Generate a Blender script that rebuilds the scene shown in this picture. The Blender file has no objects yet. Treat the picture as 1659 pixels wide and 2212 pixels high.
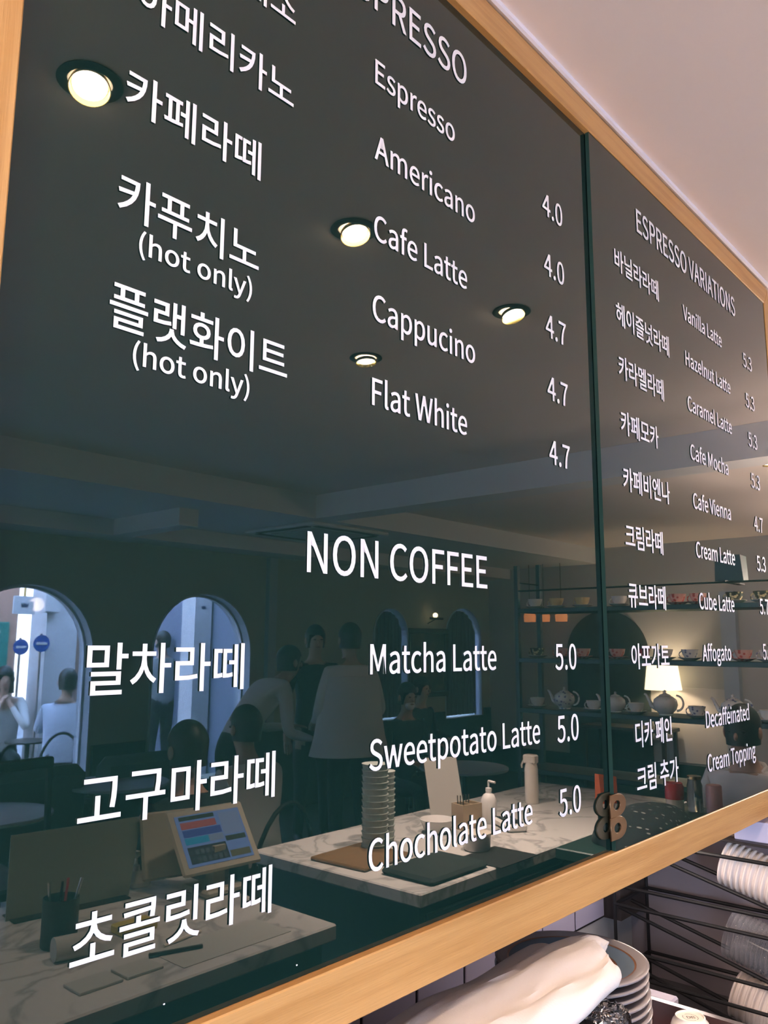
import bpy, math, random
from mathutils import Vector, Matrix
random.seed(7)
scn = bpy.context.scene
COL = scn.collection

# ---------------------------------------------------------------- camera
cam_d = bpy.data.cameras.new('camera')
cam = bpy.data.objects.new('camera', cam_d)
COL.objects.link(cam)
cam_d.sensor_fit = 'HORIZONTAL'
cam_d.sensor_width = 36.0
cam_d.lens = 36.0 * 1763.64 / 1659.0
cam_d.clip_start = 0.02
right = Vector((0.66108, -0.75030, 0.00471))
down = Vector((0.12210, 0.10137, -0.98733))
fwd = Vector((0.74031, 0.65328, 0.15863))
m = Matrix.Identity(4)
for i in range(3):
    m[i][0] = right[i]; m[i][1] = -down[i]; m[i][2] = -fwd[i]
m[0][3], m[1][3], m[2][3] = 0.0, -0.75, 1.62
cam.matrix_world = m
scn.camera = cam

# ---------------------------------------------------------------- world (bluish daylight outside the windows)
w = bpy.data.worlds.new('world'); scn.world = w; w.use_nodes = True
wn = w.node_tree
bg = wn.nodes['Background']
tc = wn.nodes.new('ShaderNodeTexCoord')
sep = wn.nodes.new('ShaderNodeSeparateXYZ')
mr = wn.nodes.new('ShaderNodeMapRange')
mixc = wn.nodes.new('ShaderNodeMix'); mixc.data_type = 'RGBA'
wn.links.new(tc.outputs['Generated'], sep.inputs[0])
wn.links.new(sep.outputs['Z'], mr.inputs['Value'])
mr.inputs['From Min'].default_value = -0.05; mr.inputs['From Max'].default_value = 0.6
mixc.inputs[6].default_value = (0.60, 0.74, 1.0, 1)
mixc.inputs[7].default_value = (0.34, 0.55, 1.0, 1)
wn.links.new(mr.outputs[0], mixc.inputs[0])
wn.links.new(mixc.outputs[2], bg.inputs['Color'])
bg.inputs['Strength'].default_value = 56.0

# ---------------------------------------------------------------- exposure
vs = scn.view_settings
vs.view_transform = 'Standard'
vs.look = 'None'
vs.exposure = 0.47
vs.gamma = 1.0
vs.use_curve_mapping = False
scn.cycles.max_bounces = 7
scn.cycles.diffuse_bounces = 4
scn.cycles.glossy_bounces = 4
scn.cycles.transmission_bounces = 6
scn.cycles.transparent_max_bounces = 24
scn.cycles.sample_clamp_indirect = 6.0
scn.cycles.caustics_reflective = False
scn.cycles.caustics_refractive = False

# ---------------------------------------------------------------- helpers
PI = math.pi
H = 2.79            # ceiling height

def room(x, d, z=0.0):
    """The cafe lies on the camera's side of the board: d metres along -y, counted from 0.75 m behind the glass."""
    return Vector((x, 0.75 - d, z))

def lin(c):
    return tuple((v / 12.92 if v <= 0.04045 else ((v + 0.055) / 1.055) ** 2.4) for v in [k / 255.0 for k in c])

MATS = {}
def mat(name, col, rough=0.5, metal=0.0, noise=None, bump=0.0, bscale=60.0, stretch=(1, 1, 1), emit=None, es=1.0,
        trans=0.0, ior=1.5, alpha=1.0, coat=0.0, spec=None, veins=None):
    if name in MATS: return MATS[name]
    mt = bpy.data.materials.new(name); mt.use_nodes = True
    nt = mt.node_tree; b = nt.nodes['Principled BSDF']
    b.inputs['Base Color'].default_value = (*col, 1)
    b.inputs['Roughness'].default_value = rough
    b.inputs['Metallic'].default_value = metal
    b.inputs['IOR'].default_value = ior
    b.inputs['Transmission Weight'].default_value = trans
    b.inputs['Coat Weight'].default_value = coat
    b.inputs['Alpha'].default_value = alpha
    if spec is not None: b.inputs['Specular IOR Level'].default_value = spec
    if emit:
        b.inputs['Emission Color'].default_value = (*emit, 1); b.inputs['Emission Strength'].default_value = es
    if noise or bump or veins:
        t = nt.nodes.new('ShaderNodeTexCoord'); mp = nt.nodes.new('ShaderNodeMapping')
        mp.inputs['Scale'].default_value = stretch
        nt.links.new(t.outputs['Object'], mp.inputs[0])
    if noise:
        col2, scale, lo, hi = noise
        n = nt.nodes.new('ShaderNodeTexNoise'); n.inputs['Scale'].default_value = scale; n.inputs['Detail'].default_value = 5
        nt.links.new(mp.outputs[0], n.inputs['Vector'])
        r = nt.nodes.new('ShaderNodeMapRange'); r.inputs['From Min'].default_value = lo; r.inputs['From Max'].default_value = hi
        nt.links.new(n.outputs['Fac'], r.inputs['Value'])
        mx = nt.nodes.new('ShaderNodeMix'); mx.data_type = 'RGBA'
        mx.inputs[6].default_value = (*col, 1); mx.inputs[7].default_value = (*col2, 1)
        nt.links.new(r.outputs[0], mx.inputs[0]); nt.links.new(mx.outputs[2], b.inputs['Base Color'])
    if veins:
        n = nt.nodes.new('ShaderNodeTexNoise'); n.inputs['Scale'].default_value = veins[1]; n.inputs['Detail'].default_value = 8
        n.inputs['Distortion'].default_value = 1.5
        nt.links.new(mp.outputs[0], n.inputs['Vector'])
        cr = nt.nodes.new('ShaderNodeValToRGB')
        e = cr.color_ramp.elements
        e[0].position = 0.46; e[0].color = (*col, 1); e[1].position = 0.5; e[1].color = (*veins[0], 1)
        k = e.new(0.54); k.color = (*col, 1)
        nt.links.new(n.outputs['Fac'], cr.inputs[0]); nt.links.new(cr.outputs[0], b.inputs['Base Color'])
    if bump:
        n2 = nt.nodes.new('ShaderNodeTexNoise'); n2.inputs['Scale'].default_value = bscale; n2.inputs['Detail'].default_value = 4
        nt.links.new(mp.outputs[0], n2.inputs['Vector'])
        bp = nt.nodes.new('ShaderNodeBump'); bp.inputs['Strength'].default_value = bump; bp.inputs['Distance'].default_value = 0.002
        nt.links.new(n2.outputs['Fac'], bp.inputs['Height']); nt.links.new(bp.outputs[0], b.inputs['Normal'])
    MATS[name] = mt
    return mt

class MB:
    """collects shapes and links them as ONE mesh object"""
    def __init__(s): s.v = []; s.f = []; s.m = []
    def add(s, vs_, fs_, mi=0):
        o = len(s.v); s.v += [Vector(a) for a in vs_]; s.f += [tuple(i + o for i in f) for f in fs_]; s.m += [mi] * len(fs_)
        return s
    def box(s, lo, hi, mi=0, bev=0.0):
        (x0, y0, z0), (x1, y1, z1) = lo, hi
        if bev <= 0:
            v = [(x0, y0, z0), (x1, y0, z0), (x1, y1, z0), (x0, y1, z0), (x0, y0, z1), (x1, y0, z1), (x1, y1, z1), (x0, y1, z1)]
            return s.add(v, [(0, 3, 2, 1), (4, 5, 6, 7), (0, 1, 5, 4), (1, 2, 6, 5), (2, 3, 7, 6), (3, 0, 4, 7)], mi)
        b = min(bev, (x1 - x0) / 2.01, (y1 - y0) / 2.01, (z1 - z0) / 2.01)
        v = []
        for sx in (0, 1):
            for sy in (0, 1):
                for sz in (0, 1):
                    X = (x0, x1)[sx]; Y = (y0, y1)[sy]; Z = (z0, z1)[sz]
                    dx = b if sx == 0 else -b; dy = b if sy == 0 else -b; dz = b if sz == 0 else -b
                    v += [(X, Y + dy, Z + dz), (X + dx, Y, Z + dz), (X + dx, Y + dy, Z)]
        I = lambda sx, sy, sz, k: (sx * 4 + sy * 2 + sz) * 3 + k
        f = []
        for q in (0, 1):
            f.append((I(q, 0, 0, 0), I(q, 1, 0, 0), I(q, 1, 1, 0), I(q, 0, 1, 0)))
            f.append((I(0, q, 0, 1), I(1, q, 0, 1), I(1, q, 1, 1), I(0, q, 1, 1)))
            f.append((I(0, 0, q, 2), I(1, 0, q, 2), I(1, 1, q, 2), I(0, 1, q, 2)))
        for a in (0, 1):
            for c in (0, 1):
                f.append((I(a, c, 0, 0), I(a, c, 1, 0), I(a, c, 1, 1), I(a, c, 0, 1)))
                f.append((I(a, 0, c, 0), I(a, 1, c, 0), I(a, 1, c, 2), I(a, 0, c, 2)))
                f.append((I(0, a, c, 1), I(1, a, c, 1), I(1, a, c, 2), I(0, a, c, 2)))
                for e in (0, 1): f.append((I(a, c, e, 0), I(a, c, e, 1), I(a, c, e, 2)))
        return s.add(v, f, mi)
    def ring_loft(s, rings, mi=0, cap0=True, cap1=True, closed=False):
        n = len(rings[0]); v = [p for r in rings for p in r]; f = []
        R_ = len(rings)
        for i in range(R_ if closed else R_ - 1):
            j = (i + 1) % R_
            for k in range(n):
                l = (k + 1) % n
                f.append((i * n + k, i * n + l, j * n + l, j * n + k))
        if not closed:
            if cap0: f.append(tuple(reversed(range(n))))
            if cap1: f.append(tuple(range((R_ - 1) * n, R_ * n)))
        return s.add(v, f, mi)
    def tube(s, path, r, n=8, mi=0, cap=True):
        path = [Vector(p) for p in path]; rings = []
        up = Vector((0, 0, 1))
        t0 = (path[1] - path[0]).normalized()
        a = t0.cross(up)
        if a.length < 1e-3: a = t0.cross(Vector((1, 0, 0)))
        a.normalize()
        for i, p in enumerate(path):
            t = (path[min(i + 1, len(path) - 1)] - path[max(i - 1, 0)]).normalized()
            a = (a - t * a.dot(t)).normalized(); b = t.cross(a)
            rr = r[i] if isinstance(r, (list, tuple)) else r
            rings.append([p + (a * math.cos(2 * PI * k / n) + b * math.sin(2 * PI * k / n)) * rr for k in range(n)])
        return s.ring_loft(rings, mi, cap, cap)
    def lathe(s, prof, n=24, c=(0, 0, 0), axis=None, mi=0, cap0=True, cap1=True):
        c = Vector(c)
        M = Matrix.Identity(3) if axis is None else Vector((0, 0, 1)).rotation_difference(Vector(axis)).to_matrix()
        rings = [[c + M @ Vector((r * math.cos(2 * PI * k / n), r * math.sin(2 * PI * k / n), z)) for k in range(n)] for r, z in prof]
        return s.ring_loft(rings, mi, cap0, cap1)
    def prism(s, poly, axis, a, b, mi=0):
        """poly in the two other axes, extruded from a to b along axis"""
        def P(u, v, t): return {'x': (t, u, v), 'y': (u, t, v), 'z': (u, v, t)}[axis]
        n = len(poly)
        vs_ = [P(u, v, a) for u, v in poly] + [P(u, v, b) for u, v in poly]
        f = [tuple(range(n)), tuple(reversed(range(n, 2 * n)))] + [(i, i + n, (i + 1) % n + n, (i + 1) % n) for i in range(n)]
        return s.add(vs_, f, mi)
    def ball(s, c, r, n=16, h=10, mi=0):
        c = Vector(c); rx, ry, rz = (r, r, r) if not isinstance(r, (tuple, list)) else r
        rings = []
        for i in range(h + 1):
            t = PI * i / h; q = max(math.sin(t), 0.02)
            rings.append([c + Vector((rx * q * math.cos(2 * PI * k / n), ry * q * math.sin(2 * PI * k / n), -rz * math.cos(t))) for k in range(n)])
        return s.ring_loft(rings, mi)
    def build(s, name, mats, parent=None, smooth=False, loc=None):
        me = bpy.data.meshes.new(name)
        off = Vector(loc) if loc is not None else Vector((0, 0, 0))
        me.from_pydata([tuple(a) for a in s.v], [], s.f)
        if not isinstance(mats, (list, tuple)): mats = [mats]
        for k in mats: me.materials.append(k)
        if len(mats) > 1:
            for p, k in zip(me.polygons, s.m): p.material_index = k
        import bmesh
        bm = bmesh.new(); bm.from_mesh(me)
        bmesh.ops.recalc_face_normals(bm, faces=bm.faces)
        bm.to_mesh(me); bm.free()
        if smooth:
            me.polygons.foreach_set('use_smooth', [True] * len(me.polygons))
            try: me.set_sharp_from_angle(angle=math.radians(40))
            except Exception: pass
        o = bpy.data.objects.new(name, me); COL.objects.link(o)
        o.location = off
        if parent is not None: o.parent = parent
        return o

def tag(o, label=None, cat=None, group=None, kind=None):
    if label: o['label'] = label
    if cat: o['category'] = cat
    if group: o['group'] = group
    if kind: o['kind'] = kind
    return o
def thing(name, label, cat, loc=(0, 0, 0), rz=0.0, group=None):
    o = bpy.data.objects.new(name, None); COL.objects.link(o)
    o.location = loc; o.rotation_euler = (0, 0, rz); o.empty_display_size = 0.05
    return tag(o, label, cat, group)
def struct(name, mb, m_, **k):
    return tag(mb.build(name, m_, **k), kind='structure')
def kids(o):
    return [c for c in bpy.data.objects if c.parent == o]
def dup(o, loc, rot=None, label=None):
    c = o.copy(); COL.objects.link(c); c.location = loc
    if rot is not None: c.rotation_euler = rot
    if label: c['label'] = label
    for ch in kids(o):
        d = ch.copy(); COL.objects.link(d); d.parent = c
        for g in kids(ch):
            e = g.copy(); COL.objects.link(e); e.parent = d
    return c
SPOT_W = [180, 270, 850, 700, 950]; STRIP_W = 1.3
# ---------------------------------------------------------------- materials
M_OAKH = mat('oak along x', lin((196, 146, 86)), 0.42, noise=(lin((178, 127, 68)), 26, .42, .66), bump=.25, bscale=200, stretch=(.10, 2.2, 2.2))
M_OAKV = mat('oak along z', lin((196, 146, 86)), 0.42, noise=(lin((178, 127, 68)), 26, .42, .66), bump=.25, bscale=200, stretch=(2.2, 2.2, .10))
M_GLASS = mat('green back-painted glass', (.0050, .0185, .0152), 0.012, ior=1.53)
M_GEDGE = mat('green glass edge', (.020, .052, .043), 0.15, ior=1.52)
M_VINYL = mat('white vinyl', (.90, .84, .84), 0.55)
M_BRASS = mat('aged brass', (.36, .24, .12), 0.33, metal=1.0, bump=.1, bscale=90)
M_CEIL = mat('painted plaster ceiling', (.90, .77, .70), 0.85, noise=((.87, .745, .68), 1.2, .35, .7))
M_CAULK = mat('white caulk', (.86, .80, .84), 0.6)
M_WALL = mat('olive greige wall paint', (.36, .36, .30), 0.8, noise=((.34, .34, .285), 3, .3, .7))
M_WALLR = mat('warm grey wall paint', (.42, .40, .38), 0.8)
M_WAINS = mat('dark green wainscot paint', (.020, .045, .038), 0.4)
M_FLOOR = mat('dark wood floor', (.05, .04, .035), 0.35, noise=((.03, .024, .02), 8, .3, .7), stretch=(.2, 3, 1))
M_TRIMB = mat('grey blue window trim', (.34, .38, .45), 0.5)
M_TILE = mat('lilac grey tile', (.50, .45, .56), 0.25, noise=((.46, .41, .50), 5, .3, .7))
M_GROUT = mat('black joint', (.012, .010, .010), 0.7)
M_DKWOOD = mat('dark brown wood', (.055, .042, .036), 0.5, noise=((.035, .028, .024), 12, .3, .7), stretch=(3, 3, .3))
M_SIDE = mat('mauve grey panel', (.34, .28, .29), 0.65, noise=((.30, .25, .26), 4, .3, .7))
M_BLACK = mat('black powder coat', (.006, .005, .005), 0.6)
M_BLACKW = mat('matt black paint', (.014, .02, .019), 0.5)
M_WHITECER = mat('white glazed ceramic', (.80, .75, .72), 0.15)
M_CREAM = mat('cream ceramic', (.78, .68, .58), 0.2)
M_STEEL = mat('brushed steel', (.50, .46, .45), 0.32, metal=1.0, bump=.1)
M_MARBLE = mat('veined white marble', (.62, .58, .55), 0.25, veins=((.36, .34, .33), 3.2))
M_CABG = mat('deep green cabinet paint', (.016, .040, .036), 0.35)
M_SKIN = mat('skin', (.50, .30, .22), 0.5)
M_HAIR = mat('black hair', (.010, .009, .009), 0.45, bump=.4, bscale=120)
M_SHIRTW = mat('white cotton', (.72, .70, .68), 0.8)
M_SHIRTB = mat('pale blue cotton', (.55, .60, .72), 0.8)
M_BLKCL = mat('black cloth', (.015, .016, .018), 0.85)
def thin_glass(name, edge, body, tint=(.95, .95, .95)):
    mt = bpy.data.materials.new(name); mt.use_nodes = True; nt = mt.node_tree; nt.nodes.remove(nt.nodes['Principled BSDF'])
    t = nt.nodes.new('ShaderNodeBsdfTransparent'); t.inputs[0].default_value = (*tint, 1)
    g = nt.nodes.new('ShaderNodeBsdfPrincipled'); g.inputs['Roughness'].default_value = .12; g.inputs['Base Color'].default_value = (.55, .52, .52, 1)
    lw = nt.nodes.new('ShaderNodeLayerWeight'); lw.inputs[0].default_value = .5
    mr_ = nt.nodes.new('ShaderNodeMapRange'); mr_.inputs['To Min'].default_value = body; mr_.inputs['To Max'].default_value = edge
    x = nt.nodes.new('ShaderNodeMixShader')
    nt.links.new(lw.outputs['Facing'], mr_.inputs['Value']); nt.links.new(mr_.outputs[0], x.inputs[0]); nt.links.new(t.outputs[0], x.inputs[1]); nt.links.new(g.outputs[0], x.inputs[2])
    nt.links.new(x.outputs[0], nt.nodes['Material Output'].inputs['Surface']); MATS[name] = mt
    return mt
M_CLEAR = thin_glass('clear plastic', .60, .04)
M_CUTGL = mat('cut glass', (.88, .88, .90), 0.03, trans=1.0, ior=1.45)
M_BULB = mat('lit lamp', (1, .9, .7), emit=(1.0, .86, .58), es=70)
M_BULB.cycles.emission_sampling = 'NONE'
M_GOLD = mat('gold ring', (.80, .58, .22), 0.18, metal=1.0)
M_PANE = bpy.data.materials.new('window glass'); M_PANE.use_nodes = True
_nt = M_PANE.node_tree; _nt.nodes.remove(_nt.nodes['Principled BSDF'])
_t = _nt.nodes.new('ShaderNodeBsdfTransparent'); _g = _nt.nodes.new('ShaderNodeBsdfGlossy'); _g.inputs['Roughness'].default_value = .02
_x = _nt.nodes.new('ShaderNodeMixShader'); _x.inputs[0].default_value = .06
_nt.links.new(_t.outputs[0], _x.inputs[1]); _nt.links.new(_g.outputs[0], _x.inputs[2])
_nt.links.new(_x.outputs[0], _nt.nodes['Material Output'].inputs['Surface'])
MATS['window glass'] = M_PANE

# ---------------------------------------------------------------- the room shell
X0, X1 = -3.0, 9.3
YW = 0.75 - 6.3          # window wall, inner face
struct('floor', MB().box((X0 - .2, YW - .3, -.12), (X1 + .2, .7, 0)), M_FLOOR)
# wall with the board: upper part hangs over the niche
struct('wall_back', MB().box((X0, .016, 1.155), (X1, .65, H)).box((X0, .50, 0), (X1, .65, 1.155)), M_WALLR)
struct('wall_left', MB().box((X0 - .2, YW, 0), (X0, -3.7, H)).box((X0 - .2, -3.7, 0), (X0, -2.9, .6))
       .box((X0 - .2, -3.7, 2.3), (X0, -2.9, H)).box((X0 - .2, -2.9, 0), (X0, .65, H)), M_WALL)
struct('wall_right', MB().box((X1, YW, 0), (X1 + .2, .65, H)), M_WALLR)
# ceiling: flat bays at 2.80 with a lower soffit and dropped beams
struct('ceiling', MB().box((X0 - .2, YW - .3, H), (X1 + .2, .65, H + .15)), M_CEIL)
M_SOFF = mat('painted beam', (.78, .76, .76), 0.8)
struct('trim_1', MB().box((X0, YW, 2.60), (X1, -3.92, H - .001)), M_SOFF)           # lowered soffit in front of the windows
struct('trim_2', MB().box((4.47, -3.92, 2.60), (4.69, .016, H - .001)), M_SOFF)      # beam across the bays
struct('trim_3', MB().box((X0, YW, 2.47), (X1, YW + .35, 2.60)), M_SOFF)             # cornice over the windows
struct('trim_4', MB().box((3.45, YW + .35, 2.47), (3.62, -4.3, 2.60)), M_SOFF)

# window wall: arches cut out of a strip, then filled solid
def arch_pts(cx, w, spring, n=18):
    return [(cx + w / 2 * math.cos(PI * k / n), spring + w / 2 * math.sin(PI * k / n)) for k in range(n + 1)]
ARCHES = [(2.98, 1.11, 1.52, .40), (4.634, 1.11, 1.52, .40), (7.27, .62, 1.72, .75), (8.70, .80, 1.68, .70), (.9, 1.11, 1.52, .40), (-1.2, 1.11, 1.52, .40)]
def arch_wall():
    mb = MB(); y0, y1 = YW - .22, YW
    A = sorted(ARCHES); x = X0
    for cx, w_, sp, sill in A:
        l, r = cx - w_ / 2, cx + w_ / 2
        mb.box((x, y0, 0), (l, y1, 2.6))
        mb.box((l, y0, 0), (r, y1, sill))
        pts = arch_pts(cx, w_, sp)
        for a, b in zip(pts, pts[1:]):
            v = [(a[0], y0, a[1]), (b[0], y0, b[1]), (b[0], y0, 2.6), (a[0], y0, 2.6), (a[0], y1, a[1]), (b[0], y1, b[1]), (b[0], y1, 2.6), (a[0], y1, 2.6)]
            mb.add(v, [(0, 1, 2, 3), (7, 6, 5, 4), (0, 4, 5, 1), (3, 2, 6, 7)])
        x = r
    mb.box((x, y0, 0), (X1, y1, 2.6))
    return mb
struct('wall_front', arch_wall(), M_WALL)
# wainscot panels between the windows, proud of the wall
wa = MB(); x = X0
for cx, w_, sp, sill in sorted(ARCHES) + [(X1, 0, 0, 0)]:
    if cx - w_ / 2 - .03 > x: wa.box((x, YW, 0), (cx - w_ / 2 - .03, YW + .03, .79))
    if w_: wa.box((cx - w_ / 2 - .03, YW, 0), (cx + w_ / 2 + .03, YW + .03, min(sill, .78)))
    x = cx + w_ / 2 + .03
wa.box((X1 - .03, YW + .04, 0), (X1, -1.0, .30))
struct('baseboard_front', wa, M_WAINS)
struct('trim_5', MB().box((5.36, YW, .79), (5.46, YW + .06, 2.46)), M_TRIMB)
for i, (cx, w_, sp, sill) in enumerate(ARCHES):
    def ring(w0, w1, ya, yb):
        mb = MB()
        P0 = [(cx + w0 / 2, sill)] + arch_pts(cx, w0, sp) + [(cx - w0 / 2, sill)]
        P1 = [(cx + w1 / 2, sill)] + arch_pts(cx, w1, sp) + [(cx - w1 / 2, sill)]
        n = len(P0)
        for k in range(n - 1):
            v = [(*P0[k][:1], ya, P0[k][1]), (P1[k][0], ya, P1[k][1]), (P1[k + 1][0], ya, P1[k + 1][1]), (P0[k + 1][0], ya, P0[k + 1][1])]
            v += [(a[0], yb, a[2]) for a in v]
            mb.add(v, [(0, 1, 2, 3), (7, 6, 5, 4), (0, 4, 5, 1), (2, 6, 7, 3), (1, 5, 6, 2), (3, 7, 4, 0)])
        return mb
    wdw = struct('window_%d' % (i + 1), ring(w_ - .002, w_ - .07, YW - .13, YW - .09), mat('white window frame', (.55, .60, .68), .4))
    ring(w_ - .001, w_ - .03, YW - .20, YW + .012).build('window_lining', M_TRIMB, wdw)
    pn = MB(); pts = [(cx - w_ / 2 + .04, sill)] + [(cx + w_ / 2 - .04, sill)] + arch_pts(cx, w_ - .08, sp)
    pn.prism(pts, 'y', YW - .114, YW - .108)
    pn.build('pane', M_PANE, wdw)
    if i in (2, 3):    # net curtain and shutter behind the two small arches
        cu = MB(); n = 30
        x0_, x1_ = cx - w_ / 2 + .05, cx + w_ / 2 - .05
        for k in range(n):
            xa = x0_ + (x1_ - x0_) * k / n; xb = x0_ + (x1_ - x0_) * (k + 1) / n
            ya = YW - .07 + .012 * math.sin(k * 1.7); yb = YW - .07 + .012 * math.sin((k + 1) * 1.7)
            za, zb = [sp + math.sqrt(max((w_ / 2 - .04) ** 2 - (q - cx) ** 2, 0)) for q in (xa, xb)]
            cu.add([(xa, ya, sill + .02), (xb, yb, sill + .02), (xb, yb, zb), (xa, ya, za)], [(0, 1, 2, 3)])
        cu.build('net_curtain', mat('dusky net curtain', (.10, .12, .15), .9), wdw)
# shop window in the left wall
wl = struct('window_7', MB().box((X0 - .12, -3.7, .6), (X0 - .06, -3.64, 2.3)).box((X0 - .12, -2.96, .6), (X0 - .06, -2.9, 2.3))
            .box((X0 - .12, -3.64, .6), (X0 - .06, -2.96, .66)).box((X0 - .12, -3.64, 2.24), (X0 - .06, -2.96, 2.3)).box((X0 - .12, -3.32, .66), (X0 - .06, -3.28, 2.24)), MATS['white window frame'])
MB().box((X0 - .095, -3.64, .66), (X0 - .089, -2.96, 2.24)).build('pane', M_PANE, wl)

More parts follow.
